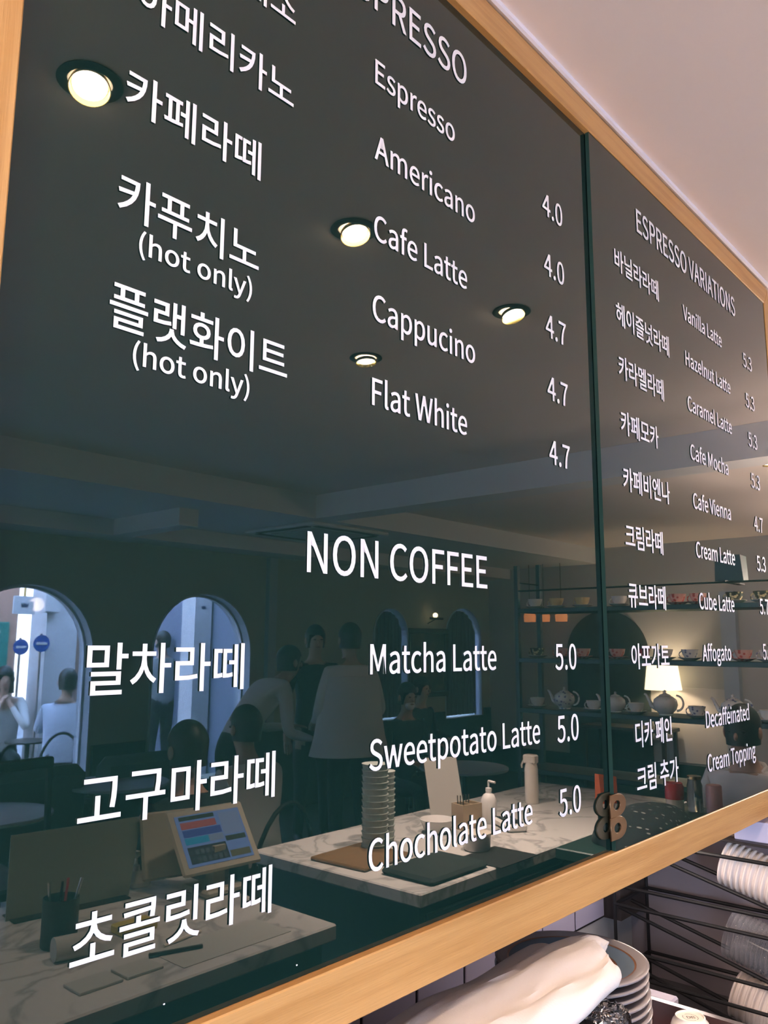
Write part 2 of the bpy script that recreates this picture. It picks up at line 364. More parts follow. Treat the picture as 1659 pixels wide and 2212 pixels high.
def portal(name, loc, rot, sx, sy):
    d = bpy.data.lights.new(name, 'AREA'); d.shape = 'RECTANGLE'; d.size = sx; d.size_y = sy; d.cycles.is_portal = True
    o = bpy.data.objects.new(name, d); COL.objects.link(o); o.location = loc; o.rotation_euler = rot
for i, (cx, w_, sp, sill) in enumerate(ARCHES):
    portal('daylight_portal', (cx, YW - .21, (sp + w_ / 2 + sill) / 2), (PI / 2, 0, 0), w_, sp + w_ / 2 - sill)
portal('daylight_portal', (X0 - .15, -3.3, 1.45), (PI / 2, 0, -PI / 2), .8, 1.7)
GLYPHS = """\
(|355|251,-206 310,-180 251,-63 209,62 185,193 176,327 185,459 209,590 251,715 310,832 251,859 186,739 138,611 107,475 97,327 107,178 138,41 186,-86
)|355|104,-206 169,-86 217,41 248,178 258,327 248,475 217,611 169,739 104,859 44,832 103,715 146,590 171,459 180,327 171,193 146,62 103,-63 44,-180
.|292|146,-14 181,-4 206,21 215,59 206,97 181,123 146,132 111,123 86,97 77,59 86,21 111,-4
0|583|292,-14 360,-3 419,31 467,86 502,164 524,265 532,388 524,510 502,609 467,686 419,740 360,773 292,784 223,773 165,740 117,686 82,609 60,510 53,388 60,265 82,164 117,86 165,31 223,-3/292,64 232,83 186,141 156,242 145,388 156,532 186,632 232,690 292,708 352,690 398,632 428,532 439,388 428,242 398,141 352,83
3|583|276,-14 373,1 452,45 505,114 524,206 511,278 477,335 425,376 361,401 361,407 417,434 460,475 488,527 498,591 481,673 434,733 363,771 273,784 191,772 120,739 59,692 110,631 158,670 211,696 270,706 324,697 365,673 391,634 400,584 389,526 353,479 288,448 187,437 187,363 300,352 374,321 414,273 426,209 415,149 383,105 333,76 270,66 192,79 130,111 80,154 30,92 73,52 127,19 194,-5
4|583|357,0 447,0 447,212 550,212 550,289 447,289 447,770 341,770 21,275 21,212 357,212/357,289 121,289 296,551 358,665 362,665 357,525
5|583|275,-14 369,4 450,55 506,138 527,250 509,360 459,437 385,481 295,496 233,488 180,465 200,688 489,688 489,770 116,770 90,411 142,378 203,412 270,423 336,411 386,377 418,322 430,248 417,172 382,115 330,79 266,66 187,78 125,110 77,151 28,88 72,51 126,18 193,-5
7|583|208,0 308,0 323,206 358,382 424,546 534,712 534,770 51,770 51,688 425,688 330,533 265,375 226,201
A|639|4,0 102,0 176,235 458,235 532,0 634,0 373,770 265,770/201,312 238,431 315,691 319,691 397,431 434,312
B|690|106,0 351,0 469,14 561,56 621,127 643,226 631,296 599,350 549,388 486,410 486,415 534,440 570,478 591,527 599,582 579,668 525,727 441,760 334,770 106,770/203,443 203,693 321,693 401,687 458,665 492,627 503,569 493,516 460,477 402,452 317,443/203,78 203,368 337,368 427,359 493,334 533,291 547,229 533,161 492,114 426,87 337,78
C|670|396,-14 488,-1 566,37 632,97 579,159 527,112 468,82 400,71 301,94 225,157 177,256 161,388 178,517 228,615 304,677 403,699 465,689 517,664 561,626 613,689 560,736 489,770 402,784 309,771 227,735 158,677 106,599 73,500 61,384 72,268 105,170 156,92 224,34 304,-2
D|723|106,0 303,0 410,12 499,46 569,102 619,179 650,274 661,388 650,501 619,596 568,671 497,725 407,759 298,770 106,770/203,80 203,691 290,691 373,682 441,656 494,613 531,553 553,478 561,388 553,297 531,221 494,161 441,116 373,89 290,80
E|619|106,0 561,0 561,83 203,83 203,363 495,363 495,446 203,446 203,688 549,688 549,770 106,770
F|580|106,0 203,0 203,346 497,346 497,428 203,428 203,688 549,688 549,770 106,770
H|765|106,0 203,0 203,363 562,363 562,0 660,0 660,770 562,770 562,447 203,447 203,770 106,770
I|308|106,0 203,0 203,770 106,770
L|570|106,0 540,0 540,83 203,83 203,770 106,770
M|853|106,0 193,0 193,426 189,540 181,653 185,653 247,478 393,78 458,78 603,478 665,653 669,653 661,540 657,426 657,0 747,0 747,770 630,770 483,358 430,197 425,197 370,358 223,770 106,770
N|759|106,0 197,0 197,404 193,526 186,645 190,645 273,486 554,0 653,0 653,770 561,770 561,370 565,247 575,126 569,126 486,285 205,770 106,770
O|779|390,-14 481,-1 561,36 627,94 676,174 708,272 718,388 708,503 676,600 627,678 561,736 481,771 390,784 298,771 219,736 153,678 103,600 72,503 61,388 72,272 103,174 153,94 219,36 298,-1/390,71 295,94 223,157 177,257 161,388 177,517 223,615 295,677 390,699 484,677 556,615 602,517 619,388 602,257 556,157 484,94
P|665|106,0 203,0 203,307 330,307 410,313 479,332 535,364 577,410 604,470 613,544 604,619 577,677 534,720 477,749 407,765 326,770 106,770/203,386 203,691 313,691 402,684 466,660 504,615 517,544 505,473 468,423 406,395 317,386
R|667|203,404 203,691 332,691 412,684 471,661 507,619 519,555 507,489 471,442 412,414 332,404/528,0 638,0 442,337 513,365 568,410 603,473 616,555 606,626 581,681 540,722 486,750 421,765 347,770 106,770 106,0 203,0 203,327 341,327
S|626|319,-14 428,3 510,50 563,119 581,205 569,280 535,336 485,378 422,411 313,458 268,478 226,504 196,539 185,587 195,633 224,668 270,691 329,699 396,690 454,665 504,627 555,689 493,738 416,771 329,784 232,768 155,726 104,662 86,580 101,506 138,450 188,410 243,382 353,334 404,310 445,283 472,247 482,196 471,145 439,106 389,80 320,71 242,83 170,117 108,167 50,100 125,40 216,0
T|629|266,0 363,0 363,688 597,688 597,770 33,770 33,688 266,688
U|757|379,-14 454,-6 520,17 576,59 619,122 646,207 655,317 655,770 562,770 562,315 548,199 509,124 451,84 379,71 309,84 252,124 213,199 200,315 200,770 103,770 103,317 112,207 140,122 182,59 238,17 304,-6
V|604|247,0 359,0 604,770 505,770 381,353 307,99 303,99 228,353 103,770 1,770
W|922|190,0 306,0 420,464 459,640 463,640 501,464 618,0 735,0 894,770 801,770 718,351 676,101 670,101 616,351 508,770 419,770 313,351 258,101 254,101 208,351 127,770 27,770
a|591|228,-14 296,-2 359,27 417,68 420,68 429,0 507,0 507,351 496,447 461,521 400,568 310,585 222,573 146,545 86,511 123,444 173,474 230,496 294,505 352,493 388,461 407,415 412,361 255,334 146,291 83,230 62,148 74,79 109,29 162,-3/255,64 216,69 184,85 162,113 154,154 168,205 211,245 290,276 412,297 412,139 359,97 308,72
b|649|348,-14 411,-4 470,23 520,67 560,127 586,203 596,294 581,414 537,506 466,564 369,585 305,574 245,546 189,505 193,607 193,836 97,836 97,0 173,0 182,59 186,59 238,20 293,-5/332,67 290,73 243,91 193,126 193,426 246,469 296,495 345,504 414,489 461,446 488,380 496,293 483,198 449,127 397,83
c|536|321,-14 388,-5 451,20 506,58 464,123 425,94 380,74 330,66 258,82 202,126 166,195 153,285 167,374 204,444 261,488 333,504 394,491 446,455 495,518 451,551 396,576 329,585 257,576 192,549 137,506 93,447 65,373 55,285 64,197 90,123 131,65 185,22 249,-5
d|651|291,-14 356,-2 415,27 464,67 467,67 476,0 555,0 555,836 458,836 458,617 463,519 414,554 363,577 303,585 209,564 130,504 76,410 56,285 72,158 120,64 194,6/312,67 245,82 196,125 165,194 154,286 167,375 203,444 255,488 319,504 366,498 412,479 458,444 458,145 411,101 363,76
e|582|328,-14 399,-6 461,15 515,44 481,108 414,75 338,63 264,77 205,117 166,180 149,263 534,263 538,317 523,428 479,512 407,566 310,585 246,576 186,549 133,505 92,445 64,371 55,285 64,197 92,124 134,65 189,22 255,-5/148,331 167,406 204,462 254,497 312,508 372,497 416,463 444,407 454,331
f|341|35,493 112,493 112,0 208,0 208,493 329,493 329,570 208,570 208,661 217,723 244,760 289,773 321,769 353,757 374,832 330,845 278,850 205,837 153,799 122,740 112,662 112,570 35,565
g|592|289,-263 408,-247 499,-204 557,-141 578,-65 565,-4 528,38 466,63 379,70 267,70 207,79 176,100 167,132 178,172 204,201 245,186 288,181 370,195 436,234 481,297 497,379 491,426 475,466 451,497 567,497 567,570 369,570 333,581 288,585 206,571 138,530 92,466 75,381 86,318 113,266 149,228 149,224 119,197 96,161 86,118 93,77 111,46 138,24 138,19 92,-18 63,-62 54,-110 71,-175 119,-223 194,-253/288,246 241,255 203,282 177,325 167,381 177,438 203,480 241,506 288,515 336,506 374,480 400,438 410,381 400,325 374,282 335,255/303,-196 233,-189 181,-169 149,-138 138,-97 143,-64 162,-31 195,0 269,-8 368,-8 418,-12 454,-25 476,-47 483,-81 470,-124 434,-161 377,-187
h|638|97,0 193,0 193,414 246,462 295,491 349,501 398,492 431,465 451,418 457,349 457,0 553,0 553,361 542,457 510,528 456,571 378,585 306,572 244,538 189,489 193,607 193,836 97,836
i|289|97,0 193,0 193,570 97,570/145,688 178,696 201,718 209,752 201,785 178,806 145,814 112,806 90,785 82,752 90,718 112,696
l|298|197,-14 230,-11 253,-5 239,68 220,66 201,76 193,107 193,836 97,836 97,113 102,59 120,20 152,-5
m|973|97,0 193,0 193,414 244,463 291,492 336,501 383,492 416,465 436,418 442,349 442,0 538,0 538,414 589,463 637,492 682,501 729,492 762,465 781,418 788,349 788,0 883,0 883,361 873,457 841,528 787,571 711,585 644,571 582,533 522,476 500,521 468,556 423,577 364,585 299,572 240,537 187,487 185,487 175,570 97,570
n|641|97,0 193,0 193,414 246,462 295,491 349,501 398,492 431,465 451,418 457,349 457,0 553,0 553,361 542,457 510,528 456,571 378,585 306,572 243,537 187,487 185,487 175,570 97,570
o|637|318,-14 386,-5 449,22 502,65 545,123 572,197 582,285 572,373 545,447 502,506 449,549 386,576 318,585 250,576 188,549 134,506 92,447 64,373 55,285 64,197 92,123 134,65 188,22 250,-5/318,66 251,82 199,126 165,195 153,285 165,374 199,444 251,488 318,504 386,488 438,444 472,374 484,285 472,195 438,126 386,82
p|651|97,-241 193,-241 193,-47 190,53 242,16 295,-6 348,-14 411,-4 470,23 520,67 560,127 586,203 596,294 581,414 537,506 466,564 369,585 304,574 242,544 187,504 185,504 175,570 97,570/332,67 290,73 243,91 193,126 193,426 246,469 296,495 345,504 414,489 461,446 488,380 496,293 483,198 449,127 397,83
r|408|97,0 193,0 193,367 225,428 261,469 299,492 336,499 366,497 392,489 410,572 382,582 349,585 288,570 233,529 187,466 185,466 175,570 97,570
s|492|246,-14 335,0 400,36 439,90 453,155 437,224 397,271 342,304 279,329 219,353 174,383 157,428 168,469 203,499 263,511 310,504 352,486 392,460 438,520 389,553 329,576 262,585 178,573 116,538 78,487 65,423 80,360 118,315 171,283 231,258 293,233 342,199 361,150 354,115 334,87 298,68 249,61 186,70 131,93 80,129 34,65 94,25 167,-3
t|396|275,-14 329,-7 381,7 362,80 331,69 297,64 256,71 228,93 214,127 209,173 209,493 364,493 364,570 209,570 209,731 129,731 119,570 28,565 28,493 113,493 113,176 122,98 149,38 199,0
u|638|264,-14 335,-1 396,35 452,89 455,89 462,0 542,0 542,570 446,570 446,166 395,111 346,79 292,69 243,78 210,105 191,152 185,221 185,570 88,570 88,209 99,113 131,43 185,1
w|842|187,0 298,0 379,306 418,472 423,472 462,308 544,0 661,0 815,570 723,570 640,241 605,82 600,82 560,241 471,570 377,570 288,241 250,82 245,82 211,241 126,570 28,570
y|547|106,-246 182,-231 240,-189 285,-126 319,-48 534,570 440,570 337,254 291,92 286,92 229,254 113,570 14,570 243,-1 230,-44 200,-107 158,-151 102,-167 58,-158 39,-234 69,-243
z|499|37,0 468,0 468,78 158,78 459,519 459,570 69,570 69,493 337,493 37,51
가|966|695,869 695,-81 783,-81 783,411 934,411 934,483 783,483 783,869/102,767 102,694 451,694 431,586 394,485 337,392 263,307 169,232 58,166 106,99 245,183 355,280 437,389 494,508 527,634 538,767
고|966|144,773 144,702 722,702 722,680 720,558 711,417 686,250 774,239 799,413 808,556 809,680 809,773/387,463 387,124 53,124 53,51 911,51 911,124 473,124 473,463
구|966|53,399 53,327 436,327 436,-83 523,-83 523,327 911,327 911,399 772,399 795,579 798,724 798,807 160,807 160,736 712,736 712,724 709,579 683,399
나|966|695,869 695,-81 783,-81 783,417 934,417 934,489 783,489 783,869/90,232 90,160 166,160 385,168 618,202 607,275 386,242 176,232 176,775 90,775
넛|966|108,430 108,356 181,356 400,363 611,393 601,467 401,438 194,430 194,805 108,805/477,668 477,597 747,597 747,220 834,220 834,869 747,869 747,668/484,292 484,252 458,158 388,81 286,24 165,-9 199,-79 302,-51 394,-7 472,53 527,126 582,53 658,-6 750,-50 852,-78 888,-9 766,24 665,82 596,159 570,252 570,292
노|966|158,788 158,366 438,366 438,112 53,112 53,41 914,41 914,112 525,112 525,366 815,366 815,437 246,437 246,788
닐|966|744,869 744,394 831,394 831,869/111,509 111,438 188,438 351,442 502,455 652,481 641,551 425,519 197,509 197,822 111,822/220,1 220,-69 863,-69 863,1 306,1 306,111 831,111 831,345 216,345 216,275 744,275 744,176 220,176
디|966|743,869 743,-83 830,-83 830,869/113,778 113,152 190,152 438,159 650,185 642,258 438,233 201,227 201,706 562,706 562,778
떼|966|788,869 788,-82 871,-82 871,869/475,513 475,440 612,440 612,-33 693,-33 693,847 612,847 612,513/80,750 80,165 118,165 191,167 293,183 286,256 218,244 161,239 161,679 274,679 274,750/318,750 318,168 358,168 452,171 563,190 555,263 472,246 397,241 397,679 534,679 534,750
라|966|696,869 696,-83 783,-83 783,418 938,418 938,492 783,492 783,869/89,780 89,709 432,709 432,511 91,511 91,146 167,146 407,153 622,181 613,252 407,226 178,220 178,439 518,439 518,780
랫|966|560,850 560,304 642,304 642,548 770,548 770,222 853,222 853,868 770,868 770,620 642,620 642,850/93,794 93,723 367,723 367,593 96,593 96,318 158,318 343,323 515,347 505,417 348,394 180,388 180,527 451,527 451,794/494,265 494,241 467,153 396,79 293,23 172,-9 207,-78 310,-51 403,-7 481,51 537,123 593,51 671,-7 765,-51 868,-78 902,-9 782,23 679,79 608,153 581,241 581,265
레|966|775,869 775,-82 858,-82 858,869/82,764 82,692 336,692 336,504 84,504 84,152 147,152 322,157 507,180 500,251 329,230 168,225 168,434 420,434 420,764/583,846 583,527 465,527 465,456 583,456 583,-32 665,-32 665,846
리|966|745,869 745,-83 831,-83 831,869/105,780 105,709 456,709 456,512 107,512 107,147 186,147 422,154 664,182 655,253 421,226 195,220 195,441 544,441 544,780
림|966|744,868 744,305 831,305 831,868/217,253 217,-69 831,-69 831,253/746,183 746,2 303,2 303,183/100,811 100,741 445,741 445,620 102,620 102,350 179,350 416,356 640,380 629,452 415,428 187,422 187,551 530,551 530,811
릿|966|744,869 744,226 830,226 830,869/100,807 100,735 445,735 445,607 102,607 102,330 179,330 421,336 640,361 630,432 420,407 187,401 187,539 530,539 530,807/478,273 478,247 452,154 382,78 280,22 159,-11 192,-79 297,-51 390,-7 468,52 523,126 578,52 655,-7 749,-51 853,-79 887,-11 765,22 664,78 594,154 568,247 568,273
마|966|90,773 90,160 526,160 526,773/440,704 440,230 175,230 175,704/695,869 695,-82 783,-82 783,416 938,416 938,489 783,489 783,869
말|966|91,815 91,434 528,434 528,815/443,745 443,504 176,504 176,745/703,869 703,386 790,386 790,591 930,591 930,664 790,664 790,869/189,1 189,-69 824,-69 824,1 274,1 274,107 790,107 790,340 187,340 187,271 704,271 704,172 189,172
메|966|367,689 367,243 168,243 168,689/776,869 776,-82 860,-82 860,869/587,849 587,511 449,511 449,758 86,758 86,173 449,173 449,439 587,439 587,-34 670,-34 670,849
멜|966|770,868 770,374 853,374 853,868/378,739 378,496 175,496 175,739/93,808 93,429 460,429 460,587 590,587 590,380 673,380 673,849 590,849 590,659 460,659 460,808/228,1 228,-69 890,-69 890,1 315,1 315,104 853,104 853,332 226,332 226,262 767,262 767,170 228,170
모|966|724,720 724,412 238,412 238,720/153,790 153,342 438,342 438,112 53,112 53,40 914,40 914,112 524,112 524,342 809,342 809,790
바|966|90,788 90,146 533,146 533,788 446,788 446,538 176,538 176,788/176,468 446,468 446,218 176,218/695,869 695,-82 783,-82 783,420 938,420 938,495 783,495 783,869
브|966|53,117 53,44 914,44 914,117/153,800 153,306 810,306 810,800 724,800 724,625 241,625 241,800/241,555 724,555 724,376 241,376
비|966|743,869 743,-83 830,-83 830,869/106,788 106,146 554,146 554,788 467,788 467,538 193,538 193,788/193,468 467,468 467,218 193,218
소|966|436,345 436,113 53,113 53,42 914,42 914,113 522,113 522,345/433,805 433,732 402,619 322,521 211,447 86,405 124,333 232,368 333,425 418,503 479,597 540,503 626,425 727,368 835,333 873,405 748,447 636,521 555,619 524,732 524,805
스|966|53,119 53,46 914,46 914,119/433,803 433,730 402,614 323,512 212,436 88,392 127,319 234,357 334,417 419,496 479,592 540,496 624,416 724,356 831,319 871,392 746,435 635,512 555,613 524,730 524,803
아|966|305,795 208,772 133,705 84,601 66,464 84,327 133,222 208,156 305,132 401,156 476,222 525,327 543,464 525,601 476,705 401,772/305,717 368,699 417,648 449,569 460,464 449,359 417,279 368,228 305,210 242,228 193,279 161,359 149,464 161,569 193,648 242,699/695,869 695,-82 783,-82 783,416 938,416 938,489 783,489 783,869
에|966|776,869 776,-82 860,-82 860,869/266,708 317,691 356,641 380,563 389,459 380,355 356,276 317,226 266,209 216,226 178,276 153,355 145,459 153,563 178,641 216,691/266,789 183,766 119,700 78,596 64,459 78,321 119,217 183,150 266,127 346,148 408,208 450,302 468,428 587,428 587,-34 670,-34 670,849 587,849 587,499 468,499 449,620 407,711 345,769
엔|966|277,720 332,708 376,676 404,626 415,563 404,500 376,451 332,419 277,408 223,419 179,451 151,500 141,563 151,626 179,676 223,708/770,869 770,158 853,158 853,869/590,850 590,598 492,598 468,678 422,740 357,780 277,794 191,777 123,730 78,657 62,563 78,470 123,397 191,350 277,333 356,347 421,386 467,447 492,525 590,525 590,185 672,185 672,850/233,249 233,-61 881,-61 881,11 320,11 320,249
이|966|743,869 743,-83 830,-83 830,869/329,795 232,772 155,705 105,601 87,464 105,327 155,222 232,156 329,132 425,156 501,222 551,327 569,464 551,601 501,705 425,772/329,717 392,699 442,648 474,569 485,464 474,359 442,279 392,228 329,210 265,228 215,279 183,359 171,464 183,569 215,648 265,699
인|966|744,868 744,174 831,174 831,868/321,801 223,784 145,736 92,662 74,568 92,474 145,400 223,351 321,334 420,351 499,400 551,474 569,568 551,662 499,736 420,784/321,726 386,714 438,682 472,632 484,568 472,504 437,454 386,422 321,411 257,422 205,454 171,504 159,568 171,632 205,682 257,714/221,245 221,-61 860,-61 860,11 308,11 308,245
즐|966|53,464 53,394 911,394 911,464/159,-3 159,-71 829,-71 829,-3 244,-3 244,91 800,91 800,308 157,308 157,242 715,242 715,155 159,155/131,832 131,763 431,763 398,695 324,640 220,600 99,579 127,512 241,531 342,567 424,617 481,682 539,617 622,567 723,531 837,512 866,579 744,600 639,640 565,695 533,763 833,763 833,832
차|966|283,851 283,704 69,704 69,633 284,633 284,561 266,440 216,329 140,235 43,169 92,102 169,151 235,219 289,301 328,394 365,307 416,230 479,167 551,120 601,186 507,251 434,342 386,448 369,561 369,633 580,633 580,704 370,704 370,851/695,869 695,-82 783,-82 783,405 938,405 938,479 783,479 783,869
초|966|439,326 439,110 53,110 53,38 914,38 914,110 525,110 525,326/439,849 439,718 132,718 132,647 438,647 411,545 338,460 230,398 100,361 133,293 244,322 343,369 424,433 482,513 540,433 622,369 721,322 831,293 864,361 734,398 626,460 554,545 526,647 832,647 832,718 525,718 525,849
추|966|53,294 53,222 438,222 438,-83 524,-83 524,222 911,222 911,294/438,869 438,751 136,751 136,681 438,681 410,596 336,523 230,467 106,436 138,367 245,392 342,435 423,493 482,564 540,493 621,435 717,392 825,367 856,436 732,468 626,523 553,596 525,681 828,681 828,751 524,751 524,869
치|966|743,869 743,-82 830,-82 830,869/315,851 315,704 96,704 96,633 316,633 316,561 298,439 246,327 168,234 70,169 119,102 197,151 265,218 320,301 360,395 402,306 458,228 526,165 603,119 651,186 553,248 474,337 421,444 402,561 402,633 619,633 619,704 402,704 402,851
카|966|113,770 113,699 454,699 444,614 425,534 65,508 79,432 398,462 346,371 274,287 180,210 61,142 109,75 259,166 372,269 453,382 505,505 533,635 541,770/695,869 695,-81 783,-81 783,411 934,411 934,483 783,483 783,869
콜|966|154,840 154,771 718,771 717,693 131,675 143,605 713,632 696,517 784,512 802,664 805,780 805,840/401,569 401,456 54,456 54,387 910,387 910,456 488,456 488,569/159,1 159,-67 829,-67 829,1 244,1 244,89 800,89 800,307 157,307 157,239 715,239 715,153 159,153
큐|966|53,362 53,291 274,291 274,-81 361,-81 361,291 599,291 599,-81 686,-81 686,291 911,291 911,362 769,362 792,503 800,621 801,725 801,811 161,811 161,741 718,741 718,725 716,606 133,586 145,511 712,539 701,455 682,362
크|966|53,123 53,50 911,50 911,123/155,772 155,701 721,701 721,655 718,508 129,483 142,412 715,442 703,328 679,201 766,192 794,368 804,516 806,655 806,772
토|966|163,791 163,305 438,305 438,108 53,108 53,37 914,37 914,108 525,108 525,305 815,305 815,375 251,375 251,517 785,517 785,587 251,587 251,720 806,720 806,791
트|966|53,113 53,41 914,41 914,113/163,787 163,286 815,286 815,356 251,356 251,505 785,505 785,576 251,576 251,715 806,715 806,787
페|966|779,869 779,-82 863,-82 863,869/596,846 596,507 467,507 467,430 596,430 596,-32 679,-32 679,846/53,152 277,158 522,185 516,249 417,238 417,676 495,676 495,748 62,748 62,676 140,676 140,227 42,226/220,676 336,676 336,233 220,228
포|966|130,395 130,326 437,326 437,109 53,109 53,36 914,36 914,109 523,109 523,326 831,326 831,395 685,395 685,706 833,706 833,777 128,777 128,706 275,706 275,395/362,706 599,706 599,395 362,395
푸|966|137,485 137,415 827,415 827,485 687,485 687,744 831,744 831,815 133,815 133,744 276,744 276,485/363,744 601,744 601,485 363,485/51,306 51,233 438,233 438,-81 524,-81 524,233 913,233 913,306
프|966|53,113 53,40 914,40 914,113/130,372 130,301 831,301 831,372 685,372 685,702 833,702 833,773 128,773 128,702 275,702 275,372/362,702 599,702 599,372 362,372
플|966|53,445 53,375 911,375 911,445/136,591 136,524 826,524 826,591 686,591 686,772 829,772 829,839 132,839 132,772 275,772 275,591/362,772 599,772 599,591 362,591/159,-4 159,-71 829,-71 829,-4 244,-4 244,83 800,83 800,292 157,292 157,227 715,227 715,146 159,146
헤|966|776,869 776,-82 860,-82 860,869/283,570 203,554 140,510 99,441 84,354 99,266 140,197 203,153 283,137 363,153 426,197 467,266 482,354 467,441 426,510 363,554/283,497 332,486 371,457 396,411 405,354 396,296 371,251 332,221 283,210 234,221 195,251 170,296 161,354 170,411 195,457 234,486/598,848 598,501 492,501 492,429 598,429 598,-35 680,-35 680,848/242,843 242,706 50,706 50,634 518,634 518,706 328,706 328,843
화|966|342,560 400,552 444,530 473,496 483,452 473,407 444,374 400,352 342,345 284,352 240,374 211,407 201,452 211,496 240,530 284,552/342,628 251,615 181,580 135,524 119,452 131,387 168,336 224,299 298,279 298,175 41,172 55,99 236,101 439,111 647,138 641,202 515,187 386,179 386,279 459,298 516,335 553,387 566,452 550,524 504,580 433,615/697,869 697,-82 785,-82 785,392 933,392 933,465 785,465 785,869/298,867 298,753 58,753 58,683 625,683 625,753 386,753 386,867
 |235|
"""
LINES = [
    (0, '에스프레소', 0.4227, 2.4474, 49.9, 53.5),
    (0, '아메리카노', 0.4227, 2.3244, 49.9, 53.5),
    (0, '카페라떼', 0.4159, 2.2003, 51.2, 53.5),
    (0, '카푸치노', 0.4139, 2.0744, 51.5, 53.5),
    (0, '(hot only)', 0.4417, 2.0364, 34.3, 31.0),
    (0, '플랫화이트', 0.4122, 1.9485, 52.1, 53.5),
    (0, '(hot only)', 0.4416, 1.9114, 34.5, 31.0),
    (0, 'ESPRESSO', 0.7364, 2.579, 62.8, 74.0),
    (0, 'Espresso', 0.819, 2.455, 47.5, 51.0),
    (0, 'Americano', 0.8238, 2.331, 48.9, 51.0),
    (0, 'Cafe Latte', 0.8211, 2.203, 47.6, 51.0),
    (0, 'Cappucino', 0.819, 2.0787, 48.8, 51.0),
    (0, 'Flat White', 0.8169, 1.952, 47.7, 51.0),
    (0, '4.0', 1.3105, 2.45, 55.2, 58.3),
    (0, '4.0', 1.3105, 2.325, 55.2, 58.3),
    (0, '4.7', 1.3105, 2.199, 55.2, 58.3),
    (0, '4.7', 1.3105, 2.075, 55.2, 58.3),
    (0, '4.7', 1.3105, 1.951, 55.2, 58.3),
    (0, 'NON COFFEE', 0.6962, 1.708, 64.0, 66.2),
    (0, 'Matcha Latte', 0.8169, 1.579, 48.4, 51.0),
    (0, '5.0', 1.3105, 1.5748, 55.2, 58.3),
    (0, 'Sweetpotato Latte', 0.8196, 1.454, 47.8, 51.0),
    (0, '5.0', 1.3105, 1.4488, 55.2, 58.3),
    (0, 'Chocholate Latte', 0.8191, 1.328, 48.3, 51.0),
    (0, '5.0', 1.3105, 1.3238, 55.2, 58.3),
    (0, '말차라떼', 0.4092, 1.5724, 52.5, 53.5),
    (0, '고구마라떼', 0.4112, 1.4483, 52.1, 53.5),
    (0, '초콜릿라떼', 0.4123, 1.3224, 51.7, 53.5),
    (1, 'ESPRESSO VARIATIONS', 1.7217, 2.576, 59.7, 74.0),
    (1, '바닐라라떼', 1.5975, 2.4417, 50.4, 54),
    (1, '헤이즐넛라떼', 1.5965, 2.3138, 50.3, 54),
    (1, '카라멜라떼', 1.5969, 2.1925, 50.7, 54),
    (1, '카페모카', 1.5959, 2.0683, 51.2, 54),
    (1, '카페비엔나', 1.5959, 1.9453, 51.1, 54),
    (1, '크림라떼', 1.5953, 1.8233, 51.1, 54),
    (1, '큐브라떼', 1.5973, 1.7002, 50.6, 54),
    (1, '아포가토', 1.5987, 1.5744, 50.5, 54),
    (1, '디카 페인', 1.5997, 1.4184, 46.6, 54),
    (1, '크림 추가', 1.6003, 1.3313, 51.8, 54),
    (1, 'Vanilla Latte', 1.99, 2.443, 45.7, 49.4),
    (1, 'Hazelnut Latte', 1.9831, 2.319, 46.4, 49.4),
    (1, 'Caramel Latte', 1.9841, 2.2007, 46.8, 49.4),
    (1, 'Cafe Mocha', 1.984, 2.0757, 48.5, 49.4),
    (1, 'Cafe Vienna', 1.9841, 1.9517, 47.1, 49.4),
    (1, 'Cream Latte', 1.9852, 1.8307, 46.5, 49.4),
    (1, 'Cube Latte', 1.9871, 1.7057, 46.9, 49.4),
    (1, 'Affogato', 1.9918, 1.581, 47.4, 49.4),
    (1, 'Decaffeinated', 1.9841, 1.426, 46.2, 49.4),
    (1, 'Cream Topping', 1.9832, 1.3267, 45.6, 49.4),
    (1, '5.3', 2.4455, 2.4378, 56, 55.5),
    (1, '5.3', 2.4455, 2.3138, 56, 55.5),
    (1, '5.3', 2.4455, 2.1948, 56, 55.5),
    (1, '5.3', 2.4455, 2.0718, 56, 55.5),
    (1, '4.7', 2.4455, 1.945, 56, 55.5),
    (1, '5.3', 2.4455, 1.8297, 56, 55.5),
    (1, '5.7', 2.4455, 1.7067, 56, 55.5),
    (1, '5.3', 2.4455, 1.5798, 56, 55.5),
]
# ---------------------------------------------------------------- niche under the board
ZC = 0.80
nb = struct('trim_6', MB().box((X0, .496, ZC), (2.62, .501, 1.155)), M_GROUT)
tiles = MB().box((-.0875, -.004, -.172), (.0875, .0, .172), bev=.002)
first = None
for r_ in range(1):
    for k in range(16):
        cx = 2.431 + .0905 - .181 * (k + 1)
        if first is None:
            first = tiles.build('tile', M_TILE, nb, loc=(cx, .496, .978)); o = first
        else:
            o = first.copy(); COL.objects.link(o); o.location = (cx, .496, .978)
struct('trim_7', MB().box((2.433, .44, ZC), (2.622, .499, 1.154)), M_DKWOOD)
struct('trim_8', MB().box((2.625, .017, 0), (2.75, .499, 1.154)), M_SIDE)
struct('trim_9', MB().tube([(.2, -.018, H - .004), (2.76, -.018, H - .004)], .0075, 8)
       .tube([(2.752, -.002, 1.2), (2.752, -.002, H - .004)], .006, 8), M_CAULK)

